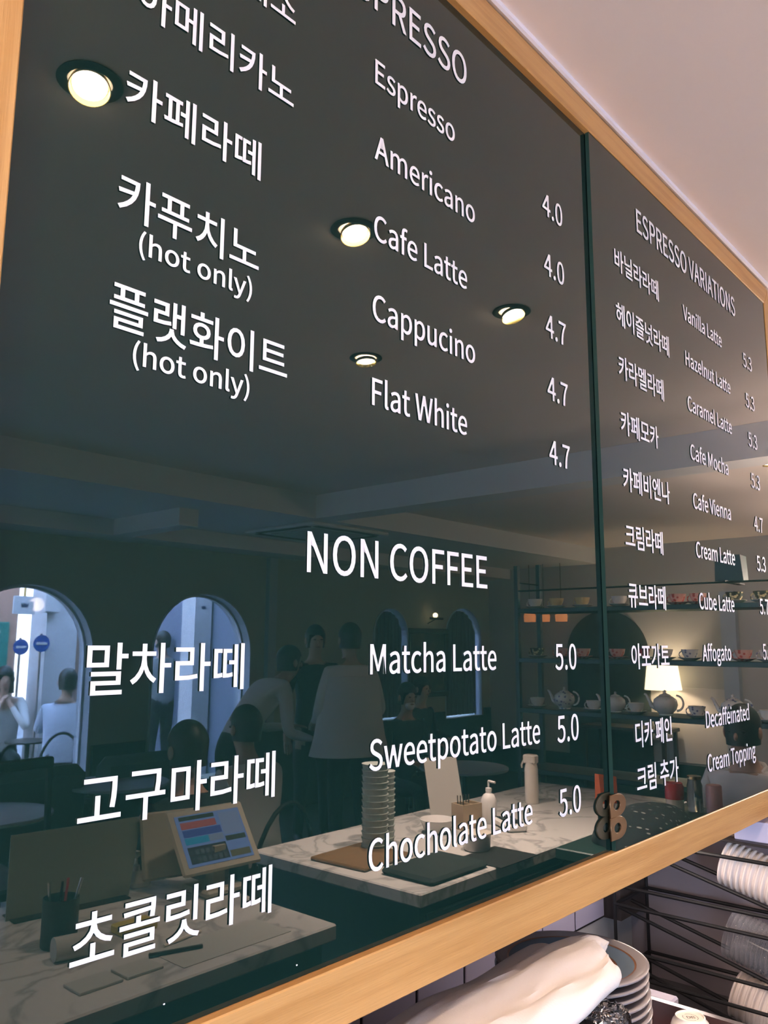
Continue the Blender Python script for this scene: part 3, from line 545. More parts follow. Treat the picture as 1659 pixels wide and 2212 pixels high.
bc = thing('back_counter', 'low grey back counter in the niche under the menu board', 'counter', (1.2, .06, 0))
MB().box((-1.5, -.31, ZC - .04), (.70, .435, ZC), bev=.003).build('worktop', mat('dull steel worktop', (.16, .15, .15), .4, metal=.6), bc)
cb = MB().box((-1.48, -.28, 0), (.69, .43, ZC - .04)).build('cabinet_body', M_CABG, bc)
for k in range(3):
    d_ = MB().box((-1.47 + k * .64, -.30, .06), (-.84 + k * .64, -.28, ZC - .06), bev=.003).build('door', M_CABG, bc)
    MB().tube([(-.90 + k * .64, -.325, .52), (-.90 + k * .64, -.325, .64)], .006).tube([(-.90 + k * .64, -.30, .53), (-.90 + k * .64, -.325, .53)], .004).tube([(-.90 + k * .64, -.30, .63), (-.90 + k * .64, -.325, .63)], .004).build('door_handle', M_BRASS, d_)

# ---------------------------------------------------------------- the menu board
XL, XR, ZB, ZT = .299, 2.698, 1.235, 2.717           # inner edges of the frame
OL, OR, OB, OT = .222, 2.745, 1.166, 2.778           # outer edges
FY, BY = -.013, .016
board = thing('menu_board', 'large oak-framed menu board of dark green sliding glass with white lettering', 'menu board', (0, 0, 0))
def rail(name, quad, m_):
    mb = MB(); b = .0018
    cx = sum(p[0] for p in quad) / 4; cz = sum(p[1] for p in quad) / 4
    # bevelled face: slightly shrunk front
    sh = []
    n = 4
    for i in range(n):
        p = Vector((quad[i][0], quad[i][1])); a = Vector(quad[i - 1]); c = Vector(quad[(i + 1) % n])
        d1 = (a - p).normalized(); d2 = (c - p).normalized()
        s_ = abs(d1.x * d2.y - d1.y * d2.x)
        sh.append(p + (d1 + d2) * (b / max(s_, .3)))
    vs_ = [(x, BY, z) for x, z in quad] + [(x, FY + b, z) for x, z in quad] + [(v.x, FY, v.y) for v in sh]
    f = [(0, 1, 2, 3), (8, 9, 10, 11)] + [(i, (i + 1) % 4, (i + 1) % 4 + 4, i + 4) for i in range(4)] + [(i + 4, (i + 1) % 4 + 4, (i + 1) % 4 + 8, i + 8) for i in range(4)]
    return mb.add(vs_, f).build(name, m_, board)
g_ = .0002
rail('frame_rail', [(OL, OB), (OR, OB), (XR, ZB), (XL, ZB)], M_OAKH)
rail('frame_rail', [(XL, ZT), (XR, ZT), (OR, OT), (OL, OT)], M_OAKH)
rail('frame_rail', [(OL, OB + g_), (XL, ZB + g_), (XL, ZT - g_), (OL, OT - g_)], M_OAKV)
rail('frame_rail', [(XR, ZB + g_), (OR, OB + g_), (OR, OT - g_), (XR, ZT - g_)], M_OAKV)
MB().box((XL, .0145, ZB), (XR, .0158, ZT)).build('backing', M_BLACKW, board)
XJ = 1.5078
YR = -.010
lg = MB().box((XL + .0005, 0, ZB + .0005), (XJ + .03, .006, ZT - .0005)).build('glass_panel', M_GLASS, board)
lg['label'] = 'left sliding panel of dark green glass'
rp = MB()
x0, x1, z0, z1 = XJ * (1 - .0), XR - .0005, ZB + .0005, ZT - .0005
XE = 1.5025
rp.add([(XE, YR, z0), (x1, YR, z0), (x1, YR, z1), (XE, YR, z1), (XE, -.0015, z0), (x1, -.0015, z0), (x1, -.0015, z1), (XE, -.0015, z1)],
       [(0, 1, 2, 3), (7, 6, 5, 4), (1, 5, 6, 2), (3, 2, 6, 7), (0, 4, 5, 1)], 0)
rp.add([(XE, YR, z0), (XE, YR, z1), (XE, -.0015, z1), (XE, -.0015, z0)], [(0, 1, 2, 3)], 1)
rg = rp.build('glass_panel', [M_GLASS, M_GEDGE], board)
rg['label'] = 'right sliding panel of dark green glass, a little in front of the left one'

def parse_glyphs():
    G = {}
    for l in GLYPHS.split('\n'):
        if not l: continue
        c, a, b = l.split('|')
        G[c] = (int(a), [[tuple(map(int, p.split(','))) for p in q.split()] for q in b.split('/') if q])
    return G
GL = parse_glyphs()
def lettering(panel, text, x, z, sx, sz):
    cu = bpy.data.curves.new('lettering', 'CURVE'); cu.dimensions = '2D'; cu.fill_mode = 'BOTH'; cu.extrude = .0002; cu.offset = (.00035, .0006)[panel]
    pen = 0
    for ch in text:
        adv, cons = GL[ch]
        for c in cons:
            sp = cu.splines.new('POLY'); sp.points.add(len(c) - 1)
            for p, (u, v) in zip(sp.points, c): p.co = ((pen + u) * sx * 1e-6, v * sz * 1e-6, 0, 1)
            sp.use_cyclic_u = True
        pen += adv
    t = bpy.data.objects.new('tmp', cu); COL.objects.link(t)
    dg = bpy.context.evaluated_depsgraph_get(); dg.update()
    me = bpy.data.meshes.new_from_object(t.evaluated_get(dg))
    bpy.data.objects.remove(t); bpy.data.curves.remove(cu)
    me.materials.clear(); me.materials.append(M_VINYL)
    me.transform(Matrix.Rotation(PI / 2, 4, 'X'))
    o = bpy.data.objects.new('lettering', me); COL.objects.link(o)
    o.parent = (lg, rg)[panel]
    o.location = (x, (-.0016, -.0116)[panel], z)
    o['label'] = 'white lettering reading ' + text
for L_ in LINES: lettering(*L_)

# finger pulls at the foot of the joint: D-shaped brass plates with a round hole
def pull(parent, cx, cz, side, yy, m_, ed, hx):
    r, R_, RX, n = .0095, .0199, .036, 20
    #                   # length from the joint to the round end
    outer = []
    outer.append((0, -R_))
    for k in range(n + 1):
        a = -PI / 2 + PI * k / n
        outer.append((ed - RX + RX * math.cos(a), R_ * math.sin(a)))
    outer.append((0, R_))
    inner = [(hx + .0145 * math.cos(2 * PI * k / 24), r * math.sin(2 * PI * k / 24)) for k in range(24)]
    cu = bpy.data.curves.new('finger_pull', 'CURVE'); cu.dimensions = '2D'; cu.fill_mode = 'BOTH'; cu.extrude = .0010; cu.bevel_depth = .0008; cu.bevel_resolution = 1
    for c in (outer, inner):
        sp = cu.splines.new('POLY'); sp.points.add(len(c) - 1)
        for p, (u, v) in zip(sp.points, c): p.co = (u * side, v, 0, 1)
        sp.use_cyclic_u = True
    t = bpy.data.objects.new('tmp', cu); COL.objects.link(t)
    dg = bpy.context.evaluated_depsgraph_get(); dg.update()
    me = bpy.data.meshes.new_from_object(t.evaluated_get(dg))
    bpy.data.objects.remove(t); bpy.data.curves.remove(cu)
    me.materials.clear(); me.materials.append(m_)
    me.transform(Matrix.Rotation(PI / 2, 4, 'X'))
    o = bpy.data.objects.new('finger_pull', me); COL.objects.link(o); o.parent = parent; o.location = (cx, yy, cz)
    return o
M_BRASSD = mat('dull dark brass', (.034, .030, .016), 0.45, metal=.1)
for zc in (1.3185, 1.2775):
    pull(rg, 1.4805, zc, 1, YR - .0018, mat('dark brass plate', (.15, .095, .055), 0.32, metal=.9), .0645, .0265)['label'] = 'bright brass finger pull with a round hole'
    pull(lg, 1.4995, zc + .003, -1, -.0018, M_BRASSD, .055, .018)['label'] = 'dull brass finger pull with a round hole'
# a few specks on the glass
for px_, pz_ in ((.452, 1.262), (.458, 1.2585), (.402, 1.262), (.520, 1.262), (.7, 1.25)):
    MB().ball((0, 0, 0), (.0013, .0005, .0009), 6, 4).build('speck', M_VINYL, lg, loc=(px_, -.0006, pz_))

# ---------------------------------------------------------------- plates in the niche
M_BLUEB = mat('grey blue glaze', (.13, .175, .215), 0.18)
M_BRLINE = mat('brown line glaze', lin((120, 78, 48)), 0.3)
M_RIM = mat('pale rim glaze', (.29, .25, .24), 0.15)
def plate_mesh(name, parent=None):
    mb = MB()
    seg = [([(.0, .004), (.080, .004)], 0), ([(.080, .004), (.0835, .0065)], 2), ([(.0835, .0065), (.113, .0125)], 1), ([(.113, .0125), (.1165, .0133)], 2),
           ([(.1165, .0133), (.132, .0168), (.1365, .0172), (.139, .0155), (.1385, .013), (.125, .0085), (.085, .0005), (.070, .0), (.0, .0)], 0)]
    for pr, mi in seg: mb.lathe([(max(r, .001), z) for r, z in pr], 56, mi=mi, cap0=False, cap1=False)
    return mb.build(name, [M_RIM, M_BLUEB, M_BRLINE], parent, smooth=True)
ORD = ['', 'second', 'third', 'fourth', 'fifth', 'sixth', 'seventh', 'eighth', 'ninth', 'tenth', 'eleventh', 'twelfth', 'thirteenth', 'fourteenth', 'fifteenth', 'sixteenth', 'seventeenth', 'eighteenth', 'nineteenth', 'twentieth', 'twenty-first']
pl = None
NP = 16
for k in range(NP):
    z = 1.0335 - .0150 * (NP - 1 - k)
    dx, dy = (random.uniform(-.002, .002), random.uniform(-.002, .002)) if k < NP - 1 else (0, 0)
    if pl is None: pl = plate_mesh('dinner_plate'); o = pl
    else: o = pl.copy(); COL.objects.link(o)
    o.location = (1.445 + dx, .060 + dy, z)
    if k == NP - 1:
        tag(o, 'topmost blue-banded dinner plate with brown rings, half under the white cloth', 'plate', 'blue-banded plates stacked under the board')
    else:
        tag(o, ORD[NP - 1 - k] + ' plate from the top of the stack under the white cloth', 'plate', 'blue-banded plates stacked under the board')
# short block the stack stands on
tag(MB().box((1.34, -.05, ZC), (1.55, .17, 1.0335 - .0150 * (NP - 1)), bev=.002).build('plate_riser', M_DKWOOD), 'low dark block under the stack of plates', 'block')

# ---------------------------------------------------------------- white cloth draped over the plates
def cloth():
    # lofted, folded roll lying along x: (x, d, z, half width, half height)
    st = [(.60, .735, 1.066, .100, .026), (.78, .735, 1.068, .096, .028), (.92, .735, 1.070, .092, .030), (1.04, .733, 1.073, .088, .0305), (1.14, .732, 1.0765, .085, .029),
          (1.24, .730, 1.0785, .082, .027), (1.32, .731, 1.0785, .079, .0255), (1.38, .734, 1.0775, .074, .0235), (1.415, .737, 1.076, .064, .020), (1.432, .740, 1.075, .044, .014), (1.438, .741, 1.074, .016, .006)]
    S = []
    for i in range(len(st) - 1):
        for k in range(8):
            t = k / 8; S.append([a + (b - a) * t for a, b in zip(st[i], st[i + 1])])
    S.append(list(st[-1]))
    rings = []; n = 56
    for i, (x, d_, z, w_, h_) in enumerate(S):
        s = (x - .6) / .84
        ring = []
        for k in range(n):
            a = 2 * PI * k / n
            u, v = math.cos(a), math.sin(a)
            uu = math.copysign(abs(u) ** .75, u); vv = math.copysign(abs(v) ** .85, v)
            q = (x * 40 + uu * 9)
            fold = .0022 * math.sin(6 * uu + 9 * s) + .0016 * math.sin(15 * uu - 22 * s + 1.3) + .0010 * math.sin(29 * uu + 17 * s)
            crease = -.0045 * math.exp(-((uu + .30 - .18 * math.sin(6 * s)) / .10) ** 2) - .003 * math.exp(-((uu - .45 - .1 * math.sin(9 * s)) / .07) ** 2)
            top = max(0, v)
            k_ = min(1, h_ / .02)
            sk = .055 * uu * max(0, (s - .45) / .55)
            ring.append(Vector((x + sk + .006 * math.sin(11 * uu) * max(0, s - .8) * 4, d_ - .75 + uu * w_ + .003 * math.sin(23 * s + 2 * a), z + vv * h_ + (fold + crease) * k_ * top)))
        rings.append(ring)
    return MB().ring_loft(rings)
M_CLOTH = mat('white cotton cloth', (.74, .66, .60), 0.9, bump=.35, bscale=350)
c0 = cloth().build('folded_cloth', M_CLOTH, smooth=True)
tag(c0, 'white cotton cloth rolled up on top of the stacked plates', 'cloth')
# second layer of cloth behind it
def cloth2():
    mb = MB(); nx, ny = 40, 14
    P = []
    for i in range(nx + 1):
        for j in range(ny + 1):
            s = i / nx; t = j / ny
            x = .60 + .745 * s + .035 * math.sin(PI * t * .9) * (s > .9) * (s - .9) * 10
            d_ = .775 + (.095 + .004 * math.sin(13 * s)) * t
            z = 1.062 + .006 * s + .004 * math.sin(19 * s + 3 * t) * t + .022 * math.sin(PI * min(1, .35 + t * .62)) * (1 - .15 * s) - .012 * max(0, t - .8) * 5
            P.append((x, d_ - .75, z))
    I = lambda i, j: i * (ny + 1) + j
    f = [(I(i, j), I(i + 1, j), I(i + 1, j + 1), I(i, j + 1)) for i in range(nx) for j in range(ny)]
    b = [(x, y, z - .004) for x, y, z in P]; N = len(P)
    f2 = [tuple(reversed([k + N for k in q])) for q in f]
    e = []
    for i in range(nx): e += [(I(i, 0), I(i, 0) + N, I(i + 1, 0) + N, I(i + 1, 0)), (I(i, ny), I(i + 1, ny), I(i + 1, ny) + N, I(i, ny) + N)]
    for j in range(ny): e += [(I(0, j), I(0, j + 1), I(0, j + 1) + N, I(0, j) + N), (I(nx, j), I(nx, j) + N, I(nx, j + 1) + N, I(nx, j + 1))]
    return mb.add(P + b, f + f2 + e)
tag(cloth2().build('folded_cloth', M_CLOTH, smooth=True), 'second white cloth lying flat behind the rolled one, against the board', 'cloth')
bx = thing('storage_box', 'plain wooden storage box under the left end of the white cloth', 'box', (.95, 0, ZC))
MB().box((-.30, -.11, 0), (.30, .12, .008)).box((-.30, -.11, .008), (.30, -.10, .228)).box((-.30, .11, .008), (.30, .12, .228)).box((-.30, -.10, .008), (-.29, .11, .228)).box((.29, -.10, .008), (.30, .11, .228)).build('body', M_DKWOOD, bx)
MB().box((-.305, -.115, .2285), (.305, .125, .237), bev=.002).build('lid', M_DKWOOD, bx)

# ---------------------------------------------------------------- cut glass tumblers, bottoms up
def tumbler(loc, label):
    n = 40; rings = []
    for r, z in ((.040, 0), (.0415, .004), (.045, .06), (.050, .105), (.049, .118), (.044, .122), (.040, .1195), (.026, .1185), (.018, .1215), (.008, .1165), (.002, .119)):
        a_ = .0016 if .004 < z < .1225 and r > .015 else 0
        rings.append([Vector(((r + a_ * (1 if k % 2 else -1) * (2 if z > .11 else 1)) * math.cos(2 * PI * k / n), (r + a_ * (1 if k % 2 else -1)) * math.sin(2 * PI * k / n), z + (a_ * .8 if k % 2 else 0))) for k in range(n)])
    rings_in = [[Vector((r * math.cos(2 * PI * k / n), r * math.sin(2 * PI * k / n), z)) for k in range(n)] for r, z in ((.002, .108), (.036, .106), (.039, .06), (.0375, 0))]
    o = MB().ring_loft(rings + rings_in, closed=True).build('glass_tumbler', M_CUTGL, None)
    o.location = loc
    return tag(o, label, 'glass', 'cut glass tumblers by the plates')
tumbler((1.285, -.075, ZC), 'lower of two upturned cut glass tumblers in front of the plates')
tumbler((1.285, -.075, ZC + .1235), 'upper of two upturned cut glass tumblers in front of the plates')

# ---------------------------------------------------------------- steel pan with upturned stoneware cups
pan = thing('steel_pan', 'deep steel pan holding upturned cups beside the plates', 'pan', (1.60, -.13, ZC))
pw = MB(); 
pw.box((-.14, -.20, 0), (.14, .17, .003)).box((-.14, -.20, .003), (-.137, .17, .094)).box((.137, -.20, .003), (.14, .17, .094)).box((-.137, -.20, .003), (.137, -.197, .094)).box((-.137, .167, .003), (.137, .17, .094))
pw.build('pan_body', M_STEEL, pan)
MB().box((.137, -.205, .0941), (.152, .175, .0965)).box((-.152, -.205, .0941), (-.137, .175, .0965)).box((-.137, .167, .0941), (.137, .175, .0965)).box((-.137, -.205, .0941), (.137, -.197, .0965)).build('pan_rim', M_STEEL, pan)
MB().box((-.136, -.196, .0032), (.136, .166, .006)).build('pan_liner', mat('dark red liner', (.16, .02, .016), .5), pan)
def stone_cup(loc, label, stamp):
    t = thing('stoneware_cup', label, 'cup', loc, 0, 'upturned stoneware cups in the steel pan')
    MB().lathe([(.041, 0), (.042, .003), (.0415, .03), (.038, .062), (.031, .080), (.0265, .0845), (.0255, .089), (.0235, .0895), (.022, .087), (.001, .0865)], 40, cap1=True, cap0=False)\
        .lathe([(.041, 0), (.039, .001), (.038, .03), (.034, .060), (.001, .078)], 40, cap0=False).build('cup_body', M_CREAM, t, smooth=True)
    hp = [(.040 + .022 * math.sin(a), 0, .040 + .018 * math.cos(a)) for a in [PI * k / 10 for k in range(11)]]
    MB().tube([(-x, y, z) for x, y, z in hp], .005).build('cup_handle', M_CREAM, t, smooth=True)
    if stamp:
        st = MB()
        for k in range(26):
            if k in (5, 6, 18): continue
            a0, a1 = 2 * PI * k / 26, 2 * PI * (k + 1) / 26
            st.add([(r * math.cos(a), r * math.sin(a), .0868) for r, a in ((.0128, a0), (.0136, a0), (.0136, a1), (.0128, a1))], [(0, 1, 2, 3)])
        st.build('maker_stamp', mat('black stamp ink', (.02, .015, .012), .6), t)
        for ch, ox in (('D', -.0075), ('B', .0005)):
            adv, cons = GL[ch]
            cu = bpy.data.curves.new('x', 'CURVE'); cu.dimensions = '2D'; cu.fill_mode = 'BOTH'
            for c in cons:
                sp = cu.splines.new('POLY'); sp.points.add(len(c) - 1)
                for p, (u, v) in zip(sp.points, c): p.co = (ox + u * 1.2e-5, -.0045 + v * 1.2e-5, 0, 1)
                sp.use_cyclic_u = True
            q = bpy.data.objects.new('tmp', cu); COL.objects.link(q)
            dg = bpy.context.evaluated_depsgraph_get(); dg.update()
            me = bpy.data.meshes.new_from_object(q.evaluated_get(dg)); bpy.data.objects.remove(q)
            me.materials.clear(); me.materials.append(MATS['black stamp ink'])
            for vv in me.vertices: vv.co.z = .0869
            o = bpy.data.objects.new('maker_stamp', me); COL.objects.link(o); o.parent = t; o.rotation_euler = (0, 0, -.9)
    return t
stone_cup((1.555, -.115, ZC + .006), 'lower upturned cream stoneware cup, hidden under the stamped one', False).scale = (1, 1, .76)
stone_cup((1.555, -.115, ZC + .0745), 'upturned cream stoneware cup with a round black stamp on its base', True)
tag(MB().box((1.79, .02, ZC), (1.83, .09, .880), bev=.004).build('white_carton', mat('lilac white card', lin((214, 205, 222)), .6)), 'small pale lilac carton between the steel pan and the wire rack', 'carton')

# ---------------------------------------------------------------- black wire rack with stacks of cups
ZL = .60
lc = thing('low_cabinet', 'low grey cabinet that the wire rack stands on', 'cabinet', (2.46, .0, 0))
MB().box((-.13, -.17, ZL - .03), (.16, .49, ZL), bev=.003).build('top', MATS['dull steel worktop'], lc)
MB().box((-.125, -.14, 0), (.155, .48, ZL - .03)).build('cabinet_body', M_CABG, lc)
d_ = MB().box((-.12, -.16, .05), (.15, -.14, ZL - .05), bev=.003).build('door', M_CABG, lc)
MB().tube([(-.09, -.166, .42), (-.09, -.166, .50)], .006).build('door_handle', M_BRASS, d_)
rack = thing('wire_rack', 'black wire cup rack in the niche at the right under the board', 'rack', (2.38, 0, ZL))
def rod(a, b, r=.0052, name='rod'):
    return MB().tube([Vector(a) - Vector((2.38, 0, ZL)), Vector(b) - Vector((2.38, 0, ZL))], r, 8).build(name, M_BLACK, rack, smooth=True)
YA, YB = .425, -.15
XF, XB = 2.364, 2.585
for z in (1.052, .867, .680):
    rod((XF, YA, z), (XF, YB, z)); rod((XB, YA, z), (XB, YB, z))
    rod((XF, YA, z), (XB, YA, z)); rod((XF, YB, z), (XB, YB, z))
rod((XF, YA, .919), (XF, YB, .919)); rod((XF, YA, .745), (XF, YB, .745))
for zc in (.972, .784, .640):
    for xx in (2.392, 2.476):
        z_at = lambda y: zc + (y - .15) * .25
        rod((xx, YA, z_at(YA)), (xx, YB, z_at(YB)), .0054, 'sloping_rod')
for xx, yy in ((XF, YA), (XB, YA), (XB, YB)):
    rod((xx, yy, ZL + .001), (xx, yy, 1.092), .005, 'upright')
MB().box((-.022, YB - .004, 1.092 - ZL), (.215, YA + .006, 1.099 - ZL), bev=.002).build('top_shelf', M_DKWOOD, rack)
tag(MB().box((2.38, -.06, 1.0995), (2.46, .075, 1.152), bev=.002).build('white_box', mat('pale lilac card', lin((222, 212, 232)), .6)), 'pale lilac box on top of the wire rack', 'box')
tag(MB().box((2.40, .078, 1.0995), (2.56, .24, 1.148), bev=.002).build('brown_box', mat('brown card', (.16, .11, .085), .8)), 'brown cardboard box on the wire rack behind the pale lilac box', 'box')

def cup_stack(c, r, rb, L, pitch, n, m_, name, labels, cat, group, lip):
    A = Vector((0, .97, .243)).normalized()
    rot = Vector((0, 0, 1)).rotation_difference(A).to_euler()
    proto = None
    for k in range(n):
        loc = Vector(c) - A * (pitch * k)
        if proto is None:
            mb = MB().lathe([(r * .94, -.002), (r, -.001), (r + lip, .002), (r + lip * .9, .006), (r + .0005, .0075), (r - .0012, .006), (r - .0016, 0), (rb - .0012, -L + .008), (.001, -L + .007)], 40, cap0=False, cap1=True)\
                .lathe([(r * .94, -.002), (r - .0006, -.004), (rb, -L), (rb - .002, -L), (rb - .003, -L + .006), (.001, -L + .006)], 40, cap0=False, cap1=True)
            proto = mb.build(name, m_, None, smooth=True); o = proto
        else:
            o = proto.copy(); COL.objects.link(o)
        o.location = loc; o.rotation_euler = rot
        tag(o, labels[0] if k == 0 else ORD[k] + ' ' + labels[1], cat, group)
M_PAPER = mat('white paper cup', lin((250, 232, 218)), 0.6)
cup_stack((2.434, .115, 1.0205), .0575, .042, .125, .0160, 15, M_PAPER, 'paper_cup',
          ('white paper cup at the open end of the top stack on the wire rack', 'white paper cup from the open end of the top stack on the wire rack'), 'cup', 'paper cups on the top tier of the rack', .0035)
cup_stack((2.434, .113, .8365), .0625, .046, .135, .0125, 20, M_CLEAR, 'plastic_cup',
          ('clear plastic cup at the open end of the middle stack on the wire rack', 'clear plastic cup from the open end of the middle stack on the rack'), 'cup', 'clear plastic cups on the middle tier of the rack', .0025)
cup_stack((2.434, .107, .684), .0575, .042, .125, .0180, 13, M_PAPER, 'paper_cup',
          ('white paper cup at the open end of the lowest stack on the wire rack', 'white paper cup from the open end of the lowest stack on the rack'), 'cup', 'paper cups on the lowest tier of the rack', .0035)

# warm strip lamp up inside the niche, behind the bottom rail of the board
st = thing('strip_lamp', 'slim warm strip lamp under the soffit of the niche', 'lamp', (2.22, .20, 1.1545))
MB().box((-.30, -.018, -.012), (.30, .018, 0), bev=.002).build('lamp_body', M_STEEL, st)
MB().box((-.29, -.012, -.0145), (.29, .012, -.0122)).build('diffuser', mat('lit diffuser', (.9, .85, .8), emit=(1, .84, .74), es=6), st)
l = bpy.data.lights.new('strip_light', 'AREA'); l.shape = 'RECTANGLE'; l.size = .56; l.size_y = .022; l.energy = STRIP_W; l.color = (1, .82, .74)
o = bpy.data.objects.new('strip_light', l); COL.objects.link(o); o.parent = st; o.location = (0, 0, -.016)
# ================================================================ the cafe that the glass mirrors
# ---- marble island
M_MARB2 = M_MARBLE
isl = thing('marble_island', 'dark green service island with a white marble top facing the menu board', 'counter', room(1.96, 2.34, 0))
MB().box((0, 0, .86), (1.95, .76, .90), bev=.004).build('marble_top', M_MARB2, isl)
MB().box((.03, .03, .10), (1.92, .73, .86)).build('cabinet_body', M_CABG, isl)
MB().box((.08, .08, 0), (1.87, .66, .10)).build('plinth', M_BLACKW, isl)
for k in range(4):
    MB().box((.05 + k * .465, .73, .14), (.495 + k * .465, .745, .83), bev=.004).build('door', M_CABG, isl)

def lidcup_tower(x, d_, n, label):
    t0 = None
    for k in range(n):
        z = .9005 + .021 * k
        if t0 is None:
            t0 = MB().lathe([(.043, 0), (.0475, .0195), (.049, .0195), (.049, .0207), (.001, .0207)], 24, cap0=True, cap1=False).build('paper_bowl', mat('kraft grey paper', (.42, .44, .40), .7), smooth=True); o = t0
        else:
            o = t0.copy(); COL.objects.link(o)
        o.location = room(x, d_, z)
        tag(o, ('topmost' if k == n - 1 else ORD[n - 1 - k] + ' from the top') + ' ' + label, 'cup', 'paper tubs in two towers on the island')
lidcup_tower(2.26, 2.03, 14, 'pale tub of the taller back tower on the island')
lidcup_tower(2.36, 2.085, 12, 'pale tub of the front tower on the island')

t = thing('sign_holder', 'clear leaning acrylic sign holder with a pale sheet on the marble island', 'sign', room(2.80, 2.12, .9005), .5)
MB().add([(-.075, .02, 0), (.075, .02, 0), (.075, -.07, .245), (-.075, -.07, .245), (-.075, .024, 0), (.075, .024, 0), (.075, -.066, .245), (-.075, -.066, .245)], [(0, 1, 2, 3), (7, 6, 5, 4), (0, 4, 5, 1), (2, 6, 7, 3), (1, 5, 6, 2), (3, 7, 4, 0)]).build('sheet', mat('pale printed sheet', (.46, .42, .38), .5), t)
MB().box((-.08, -.05, 0), (.08, .045, .003)).build('foot', mat('clear acrylic', (.8, .8, .8), .05, trans=1, ior=1.2), t)
t = thing('wooden_caddy', 'small open wooden caddy of sticks on the marble island', 'caddy', room(2.76, 1.99, .9005), .2)
cw = MB().box((-.05, -.035, 0), (.05, .035, .006))
for a, b in (((-.05, -.035), (.05, -.030)), ((-.05, .030), (.05, .035)), ((-.05, -.030), (-.045, .030)), ((.045, -.030), (.05, .030)), ((-.003, -.030), (.003, .030))):
    cw.box((a[0], a[1], .006), (b[0], b[1], .095))
cw.build('caddy_body', mat('pale birch', (.46, .32, .20), .6), t)
for k in range(7):
    MB().tube([(-.035 + .009 * k, -.01 + .004 * (k % 3), .008), (-.038 + .010 * k, -.012 + .006 * (k % 3), .125)], .0022, 6).build('stick', M_DKWOOD, t)
t = thing('pump_bottle', 'white pump bottle behind the wooden caddy on the marble island', 'bottle', room(2.90, 1.98, .9005))
MB().lathe([(.03, 0), (.032, .004), (.032, .09), (.022, .11), (.012, .116), (.012, .122)], 24).build('bottle_body', M_WHITECER, t, smooth=True)
MB().lathe([(.013, .122), (.013, .136), (.004, .138), (.004, .158)], 16).tube([(0, 0, .158), (0, .0, .163), (0, .032, .160)], .005, 8).build('pump', M_WHITECER, t, smooth=True)
t = thing('white_bowl', 'white bowl on the marble island, left of the wooden caddy', 'bowl', room(2.62, 2.03, .9005))
MB().lathe([(.035, 0), (.05, .008), (.068, .05), (.066, .051), (.047, .012), (.001, .008)], 32, cap1=False).build('bowl_body', M_WHITECER, t, smooth=True)
t = thing('paper_tub', 'squat white tub with a dark lid band at the edge of the marble island', 'tub', room(2.50, 1.76, .9005))
MB().lathe([(.045, 0), (.047, .003), (.050, .05), (.001, .050)], 32, cap1=False).build('tub_body', M_WHITECER, t, smooth=True)
MB().lathe([(.052, .0505), (.052, .058), (.001, .060)], 32, cap1=False).build('tub_lid', M_CREAM, t, smooth=True)
t = thing('spray_bottle', 'tall slim white spray bottle at the back of the marble island', 'bottle', room(3.38, 2.07, .9005))
MB().lathe([(.029, 0), (.031, .004), (.031, .15), (.026, .175), (.020, .19)], 24).build('bottle_body', M_CREAM, t, smooth=True)
MB().box((-.024, -.032, .175), (.020, .030, .215), bev=.006).tube([(0, -.03, .20), (.0, -.05, .165), (.0, -.05, .150)], [.006, .005, .003], 8).build('spray_head', M_CREAM, t)
t = thing('cutting_board', 'brown wooden cutting board on the marble island', 'board', room(2.14, 2.0, .9005), -.05)
MB().box((-.13, -.10, 0), (.13, .14, .012), bev=.004).build('board_body', mat('brown oiled wood', (.22, .12, .05), .45, noise=((.15, .08, .03), 12, .3, .7), stretch=(.4, 4, 1)), t)
tag(MB().box((-.13, -.10, 0), (.17, .11, .02), bev=.009).build('serving_tray', M_BLACKW, loc=room(2.17, 1.71, .9005)), 'dark rounded serving tray at the front corner of the marble island', 'tray')
tag(MB().box((-.10, -.07, 0), (.13, .11, .002)).build('rubber_mat', M_BLACK, loc=room(2.45, 1.67, .9005)), 'thin black rubber mat beside the serving tray', 'mat')
bpy.data.objects['paper_tub'].location.z += .0022
t = thing('card_terminal', 'small white and black card terminal on the marble island', 'terminal', room(2.87, 1.86, .9005), .6)
MB().box((-.04, -.08, 0), (.04, .08, .03), bev=.008).build('terminal_body', M_WHITECER, t)
MB().box((-.032, 0, .0302), (.032, .065, .032), bev=.001).build('screen', M_BLACK, t)
for a in range(3):
    for b in range(4): MB().box((-.030 + .022 * a, -.07 + .016 * b, .0302), (-.014 + .022 * a, -.058 + .016 * b, .033)).build('key', M_BLACKW, t)
tag(MB().lathe([(.022, 0), (.024, .004), (.016, .012), (.001, .014)], 12).build('fruit_dish', M_DKWOOD, loc=room(3.55, 1.98, .9005)), 'little dark dish behind the right end of the marble island', 'dish')

# ---- speckled dark bundle and orange thing on the side counter, with jars
sc = thing('side_counter', 'green side counter at the right end of the marble island', 'counter', room(2.72, 1.575, 0))
MB().box((0, 0, .86), (1.10, .62, .90), bev=.004).build('counter_top', M_CABG, sc)
MB().box((.02, .02, 0), (1.08, .60, .86)).build('cabinet_body', M_CABG, sc)
M_SPECK = mat('black cloth with pale flecks', (.010, .013, .016), .9)
_n = M_SPECK.node_tree; _b = _n.nodes['Principled BSDF']
_tc = _n.nodes.new('ShaderNodeTexCoord'); _v = _n.nodes.new('ShaderNodeTexVoronoi'); _v.inputs['Scale'].default_value = 42
_mp = _n.nodes.new('ShaderNodeMapping'); _mp.inputs['Scale'].default_value = (1, .45, 1.5)
_m = _n.nodes.new('ShaderNodeMath'); _m.operation = 'LESS_THAN'; _m.inputs[1].default_value = .20
_mx = _n.nodes.new('ShaderNodeMix'); _mx.data_type = 'RGBA'; _mx.inputs[6].default_value = (.010, .014, .018, 1); _mx.inputs[7].default_value = (.22, .23, .22, 1)
